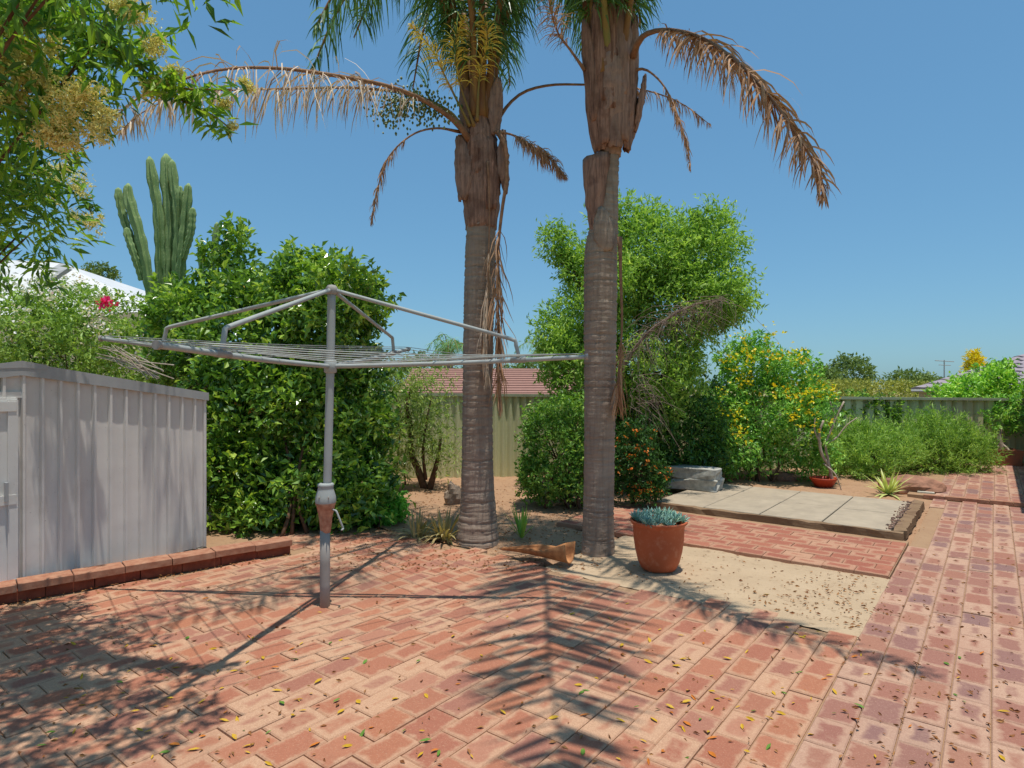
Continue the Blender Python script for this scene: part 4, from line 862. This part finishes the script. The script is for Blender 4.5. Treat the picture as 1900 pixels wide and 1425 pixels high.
shrub('shade_fill_shrub', 'added shrub with leaves darkened as shade under the weeping tree, left of the yellow bush', 'shrub', gp(1270, 893), [L(1265, 800, 6.1, 75, 95, .35), L(1200, 810, 6.0, 60, 90, .3), L(1310, 830, 6.2, 40, 60, .25), L(1120, 800, 6.0, 70, 110, .3)], 3000, 6, .05, .024, GD, 145, .018, shell=.45, lump=.25)
# shrubs between and behind the palms
G6 = leafmat('mid_shrub_leaf', [(40, 70, 28), (70, 102, 40), (104, 134, 58), (146, 160, 80)], .3, .45, .35, 2)
sh, P, D = shrub('rounded_shrub', 'rounded small-leaved green shrub growing between the two palm trunks', 'shrub', gp(1050, 938), [L(1035, 840, 5.15, 65, 90, .28), L(1010, 800, 5.2, 45, 55, .2), L(1060, 780, 5.2, 50, 50, .2), L(1080, 870, 5.15, 60, 60, .25), L(985, 880, 5.1, 20, 40, .1), L(1010, 890, 5.1, 45, 40, .2)], 2300, 6, .032, .018, G6, 151, .016, shell=.5)
G7 = leafmat('dark_shrub_leaf', [(26, 48, 24), (44, 72, 30), (66, 98, 40)], .25, .5, .3, 2)
sh, P, D = shrub('orange_flowered_shrub', 'dark shrub dotted with orange-red flowers just right of the right palm trunk', 'shrub', gp(1185, 935), [L(1185, 880, 5.1, 50, 55, .22), L(1175, 830, 5.1, 40, 50, .2), L(1205, 890, 5.1, 35, 35, .16)], 1100, 6, .03, .013, G7, 161, .014, shell=.6)
rng = np.random.default_rng(16); s2 = P[(P[:, 1] < 5.12)]; blossoms(s2[rng.choice(len(s2), 75)] + (0, -.03, .01), .026, rng, leafmat('orange_blossom', [(214, 82, 36), (226, 112, 44), (204, 60, 30)], .25), sh, 'blossoms', 3, .4)
G8 = leafmat('tecoma_leaf', [(46, 84, 34), (78, 120, 50), (116, 152, 70), (156, 180, 92)], .3, .4, .4, 2)
lob = [L(1430, 760, 6.6, 100, 95, .5), L(1390, 690, 6.7, 70, 60, .35), L(1470, 700, 6.7, 70, 55, .35), L(1385, 830, 6.5, 80, 60, .4), L(1480, 830, 6.5, 65, 65, .35), L(1340, 840, 6.4, 50, 55, .3), L(1350, 750, 6.6, 50, 60, .3), L(1390, 640, 6.7, 30, 26, .15), L(1525, 770, 6.5, 30, 50, .2)]
te, P, D = shrub('yellow_flowering_bush', 'broad green bush covered with yellow trumpet flowers behind the slab platform', 'bush', gp(1420, 892), lumps(lob, 4, .4, 3), 4400, 6, .045, .02, G8, 171, .012, br=1, limbs=lob, shell=.5)
rng = np.random.default_rng(17); fr_ = P[(P[:, 2] > .42) & (D[:, 1] < .1)]; c0 = fr_[rng.choice(len(fr_), 60)]; k = np.repeat(np.arange(60), 10); blossoms(c0[k] + rng.normal(size=(len(k), 3)) * .045 + (0, -.09, .03), .04, rng, leafmat('yellow_blossom', [(196, 146, 22), (202, 162, 34), (190, 124, 20)], .3), te, 'blossoms', 2, .4)
# small gnarled tree against the fence
lob = [L(775, 720, 6.0, 70, 45, .3), L(800, 830, 5.9, 55, 55, .25), L(745, 800, 5.9, 50, 60, .25), L(790, 770, 6.0, 50, 45, .25), L(740, 860, 5.9, 35, 35, .18)]
G9 = leafmat('sparse_leaf', [(62, 84, 40), (92, 112, 58), (126, 140, 80), (150, 152, 96)], .35, .5, .3, 2)
gt = thing('gnarled_tree', 'small sparse tree with a forked brown trunk in front of the green fence', 'tree', cw(gp(790, 905)))
mb = MB(); Zt = 5.95
for pts, r in ((((788, 907, Zt), (775, 870, Zt), (763, 840, Zt), (762, 790, Zt), (755, 750, Zt), (770, 710, Zt)), .038), (((797, 907, Zt), (805, 880, Zt - .02), (812, 850, Zt - .03), (818, 810, Zt - .04)), .034), (((790, 890, Zt), (785, 840, Zt - .05), (790, 790, Zt - .05), (800, 740, Zt)), .018), (((763, 800, Zt), (745, 770, Zt - .05), (735, 740, Zt)), .014), (((735, 900, Zt), (738, 850, Zt + .02), (742, 800, Zt)), .012), (((752, 900, Zt), (750, 860, Zt + .02), (755, 820, Zt)), .01)):
    ctube(mb, P_(*pts), np.linspace(r, r * .35, len(pts)), 8, 20)
mb.build('trunk', M['wood'], gt, True)
V, F, P, D = foliage(lob, 900, 6, .05, .011, 181, shell=.9, lump=.3, tw=.9, clen=2); mesh_obj('crown', V, F, G9, gt)
# strappy clumps
def strap(name, label, base, n, ln, wd, mat, seed, tilt=(.2, 1.1), parts=True, spread=.03, cat='plant', bendk=.5):
    t = thing(name, label, cat, cw(base)); rng = np.random.default_rng(seed); mb = MB()
    for i in range(n):
        az = rng.uniform(0, 6.28); tl = rng.uniform(*tilt); l = ln * rng.uniform(.65, 1.1); d = np.array([math.cos(az) * math.sin(tl), math.sin(az) * math.sin(tl), math.cos(tl)]); b = np.array(base) + np.array([math.cos(az), math.sin(az), 0]) * spread * rng.random(); V = []
        sv = nrm(np.cross(d, (0, 0, 1.))); p = b.copy()
        for k in range(6):
            ww = wd * (.7, 1, 1, .85, .55, .05)[k]; V += [p - sv * ww / 2, p + np.cross(sv, d) * ww * .15, p + sv * ww / 2]; d = nrm(d + np.array([0, 0, -bendk * tl * .3])); p = p + d * l / 5
        F = [(k * 3 + q, k * 3 + q + 1, k * 3 + 4 + q, k * 3 + 3 + q) for k in range(5) for q in (0, 1)]
        if parts: mesh_obj('leaf', cw(V), F, mat, t, True)
        else: mb.add(cw(V), F)
    if not parts: mb.build('leaves', mat, t, True)
    return t
G10 = leafmat('strap_leaf', [(76, 82, 50), (106, 104, 66), (140, 122, 84), (168, 146, 108)], .2, .5, .3, 8)
for i, (x, y, n, lb) in enumerate(((800, 998, 64, 'brown-green spiky strap-leaved clump nearest the left palm trunk'), (775, 994, 44, 'brown-green spiky strap-leaved clump farther from the left palm trunk'))):
    strap('spiky_clump', lb, gp(x + (24 if i == 0 else 0), y), n, (.21 if i == 0 else .18), .016, G10, 40 + i, (.1, .95), True, .08, bendk=1.1)
G11 = leafmat('seedling_leaf', [(60, 96, 40), (96, 132, 56), (150, 160, 80)], .3, .45, .3, 5)
strap('palm_seedling', 'small green palm seedling between the palm trunks', gp(968, 998), 14, .24, .016, G11, 50, (.05, .7), True, .012)
G12 = leafmat('variegated_leaf', [(100, 116, 58), (132, 142, 78), (160, 164, 108), (84, 102, 50)], .25, .45, .3, 9)
strap('variegated_yucca', 'small variegated yucca with pale pointed leaves behind the platform', gp(1648, 918), 30, .27, .024, G12, 51, (.15, 1.25), True, .015, bendk=.35)
# rosemary bushes
G13 = leafmat('rosemary_leaf', [(66, 90, 42), (96, 122, 58), (126, 150, 78), (158, 176, 106)], .36, .5, .3, 3)
shrub('rosemary_bush', 'fine-leaved light green rosemary bush, left one beside the bare frangipani', 'bush', gp(1625, 890), [L(1612, 856, 6.8, 68, 34, .38), L(1655, 832, 7.0, 40, 30, .3), L(1600, 822, 7.0, 42, 24, .25), L(1575, 868, 6.8, 35, 26, .25)], 900, 24, .05, .0085, G13, 191, .010, shell=.7, up=.8, out=.6, spread=.35, tw=.42, clen=3.4)
shrub('rosemary_bush', 'fine-leaved light green rosemary bush, right one with upright sprays beside the path', 'bush', gp(1745, 876), [L(1742, 850, 7.1, 62, 32, .38), L(1722, 815, 7.2, 26, 34, .2), L(1792, 848, 7.2, 38, 30, .28), L(1765, 825, 7.2, 34, 28, .25)], 800, 26, .055, .0085, G13, 192, .010, shell=.7, up=.8, out=.7, spread=.35, tw=.4, clen=4)
# bare frangipani in a red pot
fz = 6.05; fp = gp(1532, 905)
rp = thing('red_pot', 'shallow red-orange bowl at the foot of the bare frangipani behind the platform', 'pot', cw(gp(1528, 905)))
V, F = lathe([(0, 0), (.11, 0), (.19, .13), (.205, .14), (.205, .16), (.185, .16), (.17, .11), (0, .1)], 24); mesh_obj('bowl', V + cw(gp(1528, 905)) * (1, 1, 0), F, simple('red_glaze', (178, 70, 44), (158, 58, 36), 8, .5), rp, True)
fg = thing('frangipani', 'leafless grey-stemmed frangipani with forked branches beside the yellow bush', 'plant', cw(gp(1536, 903))); mb = MB()
for pts, r in ((((1545, 903, fz), (1540, 870, fz), (1524, 840, fz), (1520, 805, fz), (1528, 780, fz)), .018), (((1545, 903, fz), (1536, 850, fz), (1532, 825, fz), (1545, 790, fz), (1556, 765, fz), (1566, 745, fz)), .014), (((1524, 825, fz), (1512, 800, fz), (1512, 775, fz)), .010), (((1545, 790, fz), (1548, 770, fz), (1540, 745, fz)), .008), (((1528, 860, fz), (1550, 880, fz - .1), (1562, 912, fz - .12)), .008), (((1532, 825, fz), (1552, 812, fz), (1570, 790, fz), (1590, 775, fz)), .009)):
    ctube(mb, P_(*pts), np.linspace(r, r * .6, len(pts)), 8, 16)
mb.build('stems', M['palewood'], fg, True)
V, F, P, D = foliage([L(1535, 815, fz, 16, 8, .06), L(1530, 765, fz, 22, 14, .08)], 40, 6, .05, .016, 195, shell=.9); mesh_obj('leaves', V, F, G8, fg)
# rocks
rockm = simple('brown_rock', (176, 128, 104), (116, 86, 70), 7, .95, .1, .6)
c = cw(gp(1692, 912)); tag(rock(c * (1, 1, 0) + (0, 0, .06), np.array([.46, .30, .17]), 8, rockm, 'garden_rock', loc=c), 'low brown rock behind the yucca beside the path', 'rock')
c = cw(gp(1455, 893)); tag(rock(c * (1, 1, 0) + (0, 0, .05), np.array([.20, .14, .11]), 9, rockm, 'garden_rock', loc=c), 'small brown rock under the yellow flowering bush', 'rock')
c = cw(gp(842, 935)); tag(rock(c * (1, 1, 0) + (0, 0, .09), np.array([.13, .12, .20]), 12, simple('pale_rock', (170, 150, 130), (120, 100, 86), 9, .95, .1, .5), 'garden_rock', loc=c), 'upright grey-brown rock left of the wider palm trunk', 'rock')
# planter with small tree at the end of the path
pt = gp(1858, 861, .03); c = cw(pt); c[2] = .045; pl2 = thing('square_planter', 'weathered square terracotta planter at the far end of the path', 'planter', c); A = rotz(.35); mb = MB()
for k_ in range(4):
    a_ = A @ rotz(k_ * math.pi / 2); mb = MB(); V = np.array([(-.24, -.24, 0), (.24, -.24, 0), (.27, -.27, .3), (-.27, -.27, .3), (-.24, -.20, 0), (.24, -.20, 0), (.23, -.23, .3), (-.23, -.23, .3)]); V[:, 0] *= .995
    mb.add(V @ rotz(k_ * math.pi / 2) @ A + c, [(0, 1, 2, 3), (7, 6, 5, 4), (3, 2, 6, 7), (0, 3, 7, 4), (1, 5, 6, 2), (0, 4, 5, 1)]); mb.build('side', simple('weathered_terracotta', (178, 112, 84), (150, 104, 84), 9, .85, .2, .2) if k_ == 0 else bpy.data.materials['weathered_terracotta'], pl2)
mb = MB(); mb.box(c + (0, 0, .25), (.42, .42, .04), A); mb.build('potting_soil', M['soil'], pl2)
b0 = np.array(pt) * (1, 1, 0) + (0, 0, .03 + .17); bt = thing('bonsai_tree', 'small leafy tree with gnarled pale roots growing in the square planter', 'tree', cw(b0)); mb = MB(); rng = np.random.default_rng(77)
ctube(mb, [b0, b0 + (-.02, 0, .08), b0 + (-.03, 0, .17), b0 + (-.0, 0, .28)], [.05, .038, .026, .014], 8, 14)
for i in range(9): a_ = rng.uniform(0, 6.28); ctube(mb, [b0 + (-.015, 0, .09), b0 + (math.cos(a_) * .06, math.sin(a_) * .06, .04), b0 + (math.cos(a_) * .1, math.sin(a_) * .1, -.005)], [.014, .012, .008], 6, 8)
mb.build('trunk', M['palewood'], bt, True)
lob = [L(1835, 775, 7.85, 40, 32, .2), L(1870, 765, 7.85, 40, 30, .2), L(1850, 790, 7.85, 45, 26, .2), L(1895, 785, 7.85, 25, 20, .15)]
V, F, P, D = foliage(lob, 420, 6, .055, .024, 201, shell=.7); mesh_obj('crown', V, F, G8, bt)
# creepers along the right fence
GV = leafmat('vine_leaf', [(48, 84, 32), (90, 130, 48), (134, 168, 70), (166, 192, 92)], .3, .4, .4, 2)
lob = [L(1795, 722, 8.3, 45, 20, .25), L(1838, 708, 8.4, 38, 26, .25), L(1755, 734, 8.1, 30, 13, .15), L(1875, 730, 8.3, 32, 15, .2), L(1858, 690, 8.5, 18, 16, .15)]
shrub('citrus_bush', 'bright green leafy bush leaning over the right end of the fence', 'bush', np.array([(1820 - CX) / FPX * 8.5, 8.5, -.15]), lob, 900, 6, .055, .03, GV, 211, .02, shell=.6, lump=.3)
lob = [L(1600, 752, 7.55, 60, 22, .12), L(1560, 775, 7.5, 40, 24, .12), L(1640, 770, 7.55, 36, 22, .1), L(1530, 745, 7.5, 30, 24, .12)]
shrub('fence_vine', 'dark green vine hanging over the fence left of the rosemary', 'vine', np.array([(1590 - CX) / FPX * 7.5, 7.5, 0]), lob, 700, 6, .045, .025, G1, 212, .012, shell=.8)

# ------------------------------------------------------------------ neighbouring houses and far trees
def roofmat(name, a, b):
    m = NT(name); m.col(m.mix(m.noise(6, 5, .6), srgb(*a), srgb(*b))); m.rough(.85, .2); return m.m
def tile_roof(parent, A, B, C, Dp, rows, mat, wavesz=.0, name='tile_course'):
    # A,B eave ends; C,Dp ridge ends (over A and B); overlapping courses
    A, B, C, Dp = [np.array(p, float) for p in (A, B, C, Dp)]
    nn = np.cross(B - A, C - A); nn /= np.linalg.norm(nn); nn *= np.sign(nn[2])
    for r in range(rows):
        t0, t1 = r / rows, (r + 1.12) / rows; t1 = min(t1, 1); p0, p1 = A + (C - A) * t0, B + (Dp - B) * t0; q0, q1 = A + (C - A) * t1, B + (Dp - B) * t1
        n = 90 if wavesz else 2; V = []; F = []
        for i in range(n):
            f = i / (n - 1); wv = wavesz * (abs(math.sin(f * np.linalg.norm(p1 - p0) / .3 * math.pi))); a_ = p0 + (p1 - p0) * f; b_ = q0 + (q1 - q0) * f
            V += [a_ + nn * (.0), a_ + nn * (.035 + wv), b_ + nn * (.004 + wv)]
        for i in range(n - 1): F += [(3 * i, 3 * i + 3, 3 * i + 4, 3 * i + 1), (3 * i + 1, 3 * i + 4, 3 * i + 5, 3 * i + 2)]
        mesh_obj(name, V, F, mat, parent)
def house(name, label, x0, Ze, ye, length, depth, rise, e1, e2, hip, rows, mat, wall, wavesz=0, base=-2.2):
    # gable or hip roof; left eave corner from the photograph, e1 along the eave, e2 away from the camera
    a = px(x0, ye, Ze); e1 = np.array([*e1, 0]); e2 = np.array([*e2, 0]); up = np.array([0, 0, rise]); b = a + e1 * length
    c, d = a + e2 * depth / 2 + e1 * hip * length + up, b + e2 * depth / 2 - e1 * hip * length + up; e, f = a + e2 * depth, b + e2 * depth
    t = thing(name, label, 'house', cw(((a + b) / 2 + e2 * depth / 2) * (1, 1, 0) + (0, 0, base / S)))
    W = [cw(q) for q in (a, b, c, d, e, f)]
    tile_roof(t, W[0], W[1], W[2], W[3], rows, mat, wavesz); tile_roof(t, W[5], W[4], W[3], W[2], max(rows // 2, 2), mat)
    mb = MB(); 
    if hip: mb.add([W[0], W[4], W[2]], [(0, 1, 2)]); mb.add([W[1], W[3], W[5]], [(0, 1, 2)]); mb.build('hip_end', mat, t)
    mb = MB(); ins = .12; P4 = [a + (e1 + e2) * ins, b + (e2 - e1) * ins, f - (e1 + e2) * ins, e + (e1 - e2) * ins]
    V = [cw(q * (1, 1, 0) + (0, 0, base / S)) for q in P4] + [cw(q - (0, 0, .02)) for q in P4]; mb.add(V, [(0, 1, 5, 4), (1, 2, 6, 5), (2, 3, 7, 6), (3, 0, 4, 7)])
    if not hip: mb.add([cw(P4[0] - (0, 0, .02)), cw(P4[3] - (0, 0, .02)), W[2] - (0, 0, .06)], [(0, 1, 2)]); mb.add([cw(P4[1] - (0, 0, .02)), cw(P4[2] - (0, 0, .02)), W[3] - (0, 0, .06)], [(0, 1, 2)])
    mb.build('wall', wall, t)
    mb = MB(); V0 = np.array([a + (0, -.01, -.03), b + (0, -.01, -.03)]); ctube(mb, V0, .028, 6); mb.build('gutter', M['shedtrim'], t)
    return t
cream = simple('cream_render', (196, 180, 150), (180, 164, 136), 4, .9)
house('red_tiled_house', 'neighbouring house with a low red tiled roof behind the green fence', 730, 13.0, 740, 5.1, 5.0, .70, (1, 0), (0, 1), 0, 13, roofmat('red_tiles', (166, 126, 112), (140, 104, 92)), cream)
house('grey_tiled_house', 'neighbouring house with a grey tiled hip roof behind the fence at far right', 1690, 12.0, 722, 6.5, 5.0, .85, (CA, -SA), (SA, CA), .33, 11, roofmat('grey_tiles', (168, 156, 160), (134, 124, 128)), cream, .05)
wt_ = thing('white_roofed_house', 'neighbouring house with a bright white metal roof behind the creeper at left', 'house', cw(np.array([-10.0, 14.0, -1.2])))
wm = simple('white_roofing', (214, 213, 210), (200, 199, 197), 3, .5)
e0, e1, r0, r1 = px(-260, 590, 12.5), px(300, 578, 15.5), px(-330, 470, 14.5), px(108, 486, 15.5); hipb = px(330, 560, 19)
mb = MB(); mb.add([cw(q) for q in (e0, e1, r1, r0)], [(0, 1, 2, 3)]); mb.build('roof', wm, wt_)
mb = MB(); mb.add([cw(q) for q in (e1, hipb, r1)], [(0, 1, 2)]); mb.build('hip_end', wm, wt_)
mb = MB(); V = [cw(q) for q in (e0, e1, hipb)] + [cw(q * (1, 1, 0) + (0, 0, -1.4)) for q in (e0, e1, hipb)]; mb.add(V, [(0, 3, 4, 1), (1, 4, 5, 2)]); mb.build('wall', cream, wt_)
mb = MB(); gq = [px(60, 520, 12.0), px(112, 488, 12.6), px(125, 498, 12.6), px(70, 535, 12.0)]; V = [cw(q) for q in gq] + [cw(q + (0, .15, 0)) for q in gq]; mb.add(V, [(0, 1, 2, 3), (7, 6, 5, 4), (0, 4, 5, 1), (2, 6, 7, 3), (1, 5, 6, 2), (0, 3, 7, 4)]); mb.build('barge_board', M['shedtrim'], wt_)
# own house beside the path (its eave shades the far right corner of the paving)
hs = thing('rendered_house', 'cream rendered house with a gutter along the right side of the path', 'house', vu(.62, 8))
mb = MB(); mb.box(vu(1.5, 8.6, .7), (1.7 * S, 4.6 * S, 1.44 * S)); mb.build('wall', cream, hs)
mb = MB(); V, F = slab([vu(.37, 6.2, 1.44), vu(2.6, 6.2, 1.95), vu(2.6, 11.0, 1.95), vu(.37, 11.0, 1.44)], .05); mb.add(V, F); mb.build('roof', roofmat('house_tiles', (150, 110, 96), (130, 92, 80)), hs)
mb = MB(); mb.box(vu(.39, 8.6, 1.41), (.1, 4.8 * S, .12)); mb.build('gutter', M['sheddoor'], hs)
# distant trees
def ftree(label, x, Z, lobes, mat, n, Ln, Wd, seed, name='distant_tree', group='trees beyond the fences', r0=.05, **k):
    b = np.array([(x - CX) / FPX * Z, Z, -1.3]); return shrub(name, label, 'tree', b, lobes, n, 5, Ln, Wd, mat, seed, r0, group=group, stems=1, br=2, **k)
GF = leafmat('far_leaf', [(56, 74, 42), (84, 100, 54), (112, 124, 72)], .25, .6, .2, .6); GF2 = leafmat('far_olive_leaf', [(90, 100, 48), (124, 126, 64), (150, 146, 84)], .25, .6, .2, .6); GY = leafmat('golden_conifer', [(176, 136, 22), (208, 166, 36), (150, 118, 26)], .25, .6, .2, 2)
ftree('rounded dark green tree on the skyline above the right fence', 1575, 22, [L(1575, 700, 22, 40, 34, .8), L(1560, 720, 22, 30, 24, .6)], GF, 900, .12, .06, 301)
ftree('smaller green tree left of the rounded skyline tree', 1525, 20, [L(1522, 705, 20, 24, 22, .5), L(1545, 725, 20, 30, 20, .5)], GF, 500, .12, .06, 302)
ftree('low spreading tree on the skyline right of the rounded tree', 1690, 24, [L(1685, 708, 24, 34, 16, .7), L(1720, 715, 24, 30, 14, .6)], GF, 500, .13, .06, 303)
ftree('golden conical conifer above the grey tiled roof', 1808, 17, [L(1808, 694, 17, 13, 26, .22), L(1807, 672, 17, 7, 18, .1), L(1804, 712, 17, 19, 16, .25)], GY, 900, .09, .03, 304)
shrub('olive_hedge', 'long olive-green hedge along the skyline behind the right fence', 'hedge', np.array([10., 17, -1.3]), [L(x, 733 + 5 * math.sin(x), 17, 44, 20, .5) for x in range(1500, 1780, 38)], 1600, 5, .08, .04, GF2, 305, .03)
ftree('green tree mass behind the red tiled roof at its left', 790, 19, [L(790, 690, 19, 44, 26, .6), L(750, 700, 19, 40, 26, .6), L(850, 705, 19, 40, 18, .5)], GF, 800, .11, .05, 306)
ftree('green tree behind the red tiled roof at its right', 1000, 20, [L(1010, 690, 20, 50, 24, .7), L(950, 700, 20, 40, 18, .6)], GF, 700, .11, .05, 307)
ftree('tree top peeking over the white roof', 185, 30, [L(185, 508, 30, 26, 12, .6)], GF, 260, .15, .07, 308)
for i, (x, y, Z, lb, n) in enumerate(((832, 628, 16, 'far palm with upright fronds left of the wider palm trunk', 11), (1005, 640, 16, 'far palm with arching fronds left of the weeping tree', 9))):
    b = np.array([(x - CX) / FPX * Z, Z, -1.3]); t = thing('distant_palm', lb, 'palm tree', cw(b), 'palms behind the red tiled roof'); cc = px(x, y + 45, Z); mb = MB(); ctube(mb, [b, (b + cc) / 2, cc], .12, 8); mb.build('trunk', M['bark'], t)
    rng = np.random.default_rng(400 + i)
    for k in range(n): az = k * 2.4 + i; crownfrond(t, cc, az, rng.uniform(.35, .75), rng.uniform(.4, .75), rng.uniform(.1, .4), 500 + 20 * i + k, 90, .28, (GR, leafmat('far_palm_leaf', [(58, 92, 60), (92, 126, 76), (120, 150, 90)], .3) if (i == 0 and k == 0) else bpy.data.materials['far_palm_leaf']), .02)
an = thing('tv_antenna', 'thin metal television antenna above the far roofs', 'antenna', cw(np.array([(1752 - CX) / FPX * 19, 19, -1.3]))); mb = MB()
ctube(mb, [np.array([(1752 - CX) / FPX * 19, 19, -1.3]), px(1752, 668, 19)], .018, 6)
mb.build('mast', M['shedtrim'], an); mb = MB(); ctube(mb, P_((1735, 669, 19), (1770, 671, 19)), .014, 6); ctube(mb, P_((1742, 677, 19), (1764, 678, 19)), .012, 6); mb.build('elements', M['shedtrim'], an)

# ------------------------------------------------------------------ fallen leaves
rng = np.random.default_rng(55); YL = [simple('yellow_leaf', (206, 170, 44), (184, 136, 34), 30, .6), simple('green_fallen_leaf', (108, 142, 48), (84, 116, 40), 30, .6), simple('orange_leaf', (206, 128, 40), (176, 92, 34), 30, .6)]
protos = []
for m_ in YL:
    V = np.array([(0, 0, 0), (.4, .17, .03), (.75, .13, .05), (1, 0, .0), (.75, -.13, .04), (.4, -.17, .05), (.45, 0, -.02)]) - (.5, 0, 0); F = [(0, 6, 1), (1, 6, 2), (2, 6, 3), (3, 6, 4), (4, 6, 5), (5, 6, 0)]
    me = bpy.data.meshes.new('fallen_leaf'); me.from_pydata([tuple(q) for q in V], [], F); me.materials.append(m_); protos.append(me)
spots = []
while len(spots) < 215:
    r = rng.random()
    if r < .42: x, y = rng.normal(380, 230), rng.uniform(1180, 1420)
    elif r < .72: x, y = rng.normal(1350, 170), rng.normal(1290, 60)
    elif r < .9: x, y = rng.uniform(500, 1880), rng.uniform(1180, 1420)
    else: x, y = rng.uniform(60, 1500), rng.uniform(1090, 1200)
    if not (0 < x < 1895 and 1060 < y < 1422): continue
    spots.append((x, y))
for x, y in spots:
    k = rng.choice([0, 0, 0, 0, 1, 2]); o = bpy.data.objects.new('fallen_leaf', protos[k]); COL.objects.link(o); c = cw(gp(x, y)); o.location = (c[0], c[1], .006); s_ = rng.uniform(.025, .062); o.scale = (s_, s_ * rng.uniform(.6, 1.3), s_ * 1.2); o.rotation_euler = (rng.normal() * .25, rng.normal() * .25, rng.uniform(0, 6.28))
    tag(o, ('small yellow leaf fallen on the brick paving', 'small green leaf fallen on the brick paving', 'small orange-brown leaf fallen on the brick paving')[k], 'leaf', ('yellow leaves on the paving', 'green leaves on the paving', 'orange leaves on the paving')[k])
# brown litter: bits on the path, the sand and the beds
C_ = []
def scatter(n, fx): 
    for _ in range(n): C_.append(fx())
scatter(420, lambda: cw(gp(rng.uniform(1560, 1895), rng.uniform(940, 1420))) + (0, 0, .006))
scatter(190, lambda: np.array([rng.uniform(-1.6, -.44) * S, rng.uniform(2.9, 3.7) * S, .006]))
scatter(170, lambda: np.array([rng.normal(-.62, .18) * S, np.clip(rng.normal(3.15, .2), 2.9, 3.7) * S, .007]))
scatter(900, lambda: (lambda q: np.array([q[0], q[1], .006]))(cw(gp(rng.uniform(560, 1120), rng.uniform(985, 1060)))))
scatter(1500, lambda: (lambda q: np.array([q[0], q[1], bedz(q[0] / S, q[1] / S) + .006]))(cw(gp(rng.uniform(560, 1100), rng.uniform(900, 990)))))
scatter(300, lambda: cw(gp(rng.uniform(0, 1560), rng.uniform(1080, 1420))) + (0, 0, .005))
scatter(160, lambda: (lambda s_: np.array([*( (E0 + (E1 - E0) * s_ - nd * rng.uniform(.0, .07)) * S), .006]))(rng.uniform(-.2, 1)))
C_ = np.array(C_); n = len(C_); d = rng.normal(size=(n, 3)) * (1, 1, .18); sc = rng.uniform(.014, .042, n)
V, F = leaf_mesh(C_, d, sc, sc * .42, rng, .3, .05); lit = mesh_obj('leaf_litter', V, F, leafmat('brown_litter', [(104, 62, 40), (136, 88, 54), (160, 116, 74), (84, 52, 40)], .05, .85, .1, 6, 1.05)); stuff(lit); lit['label'] = 'brown leaf litter scattered over paving, sand and garden beds'
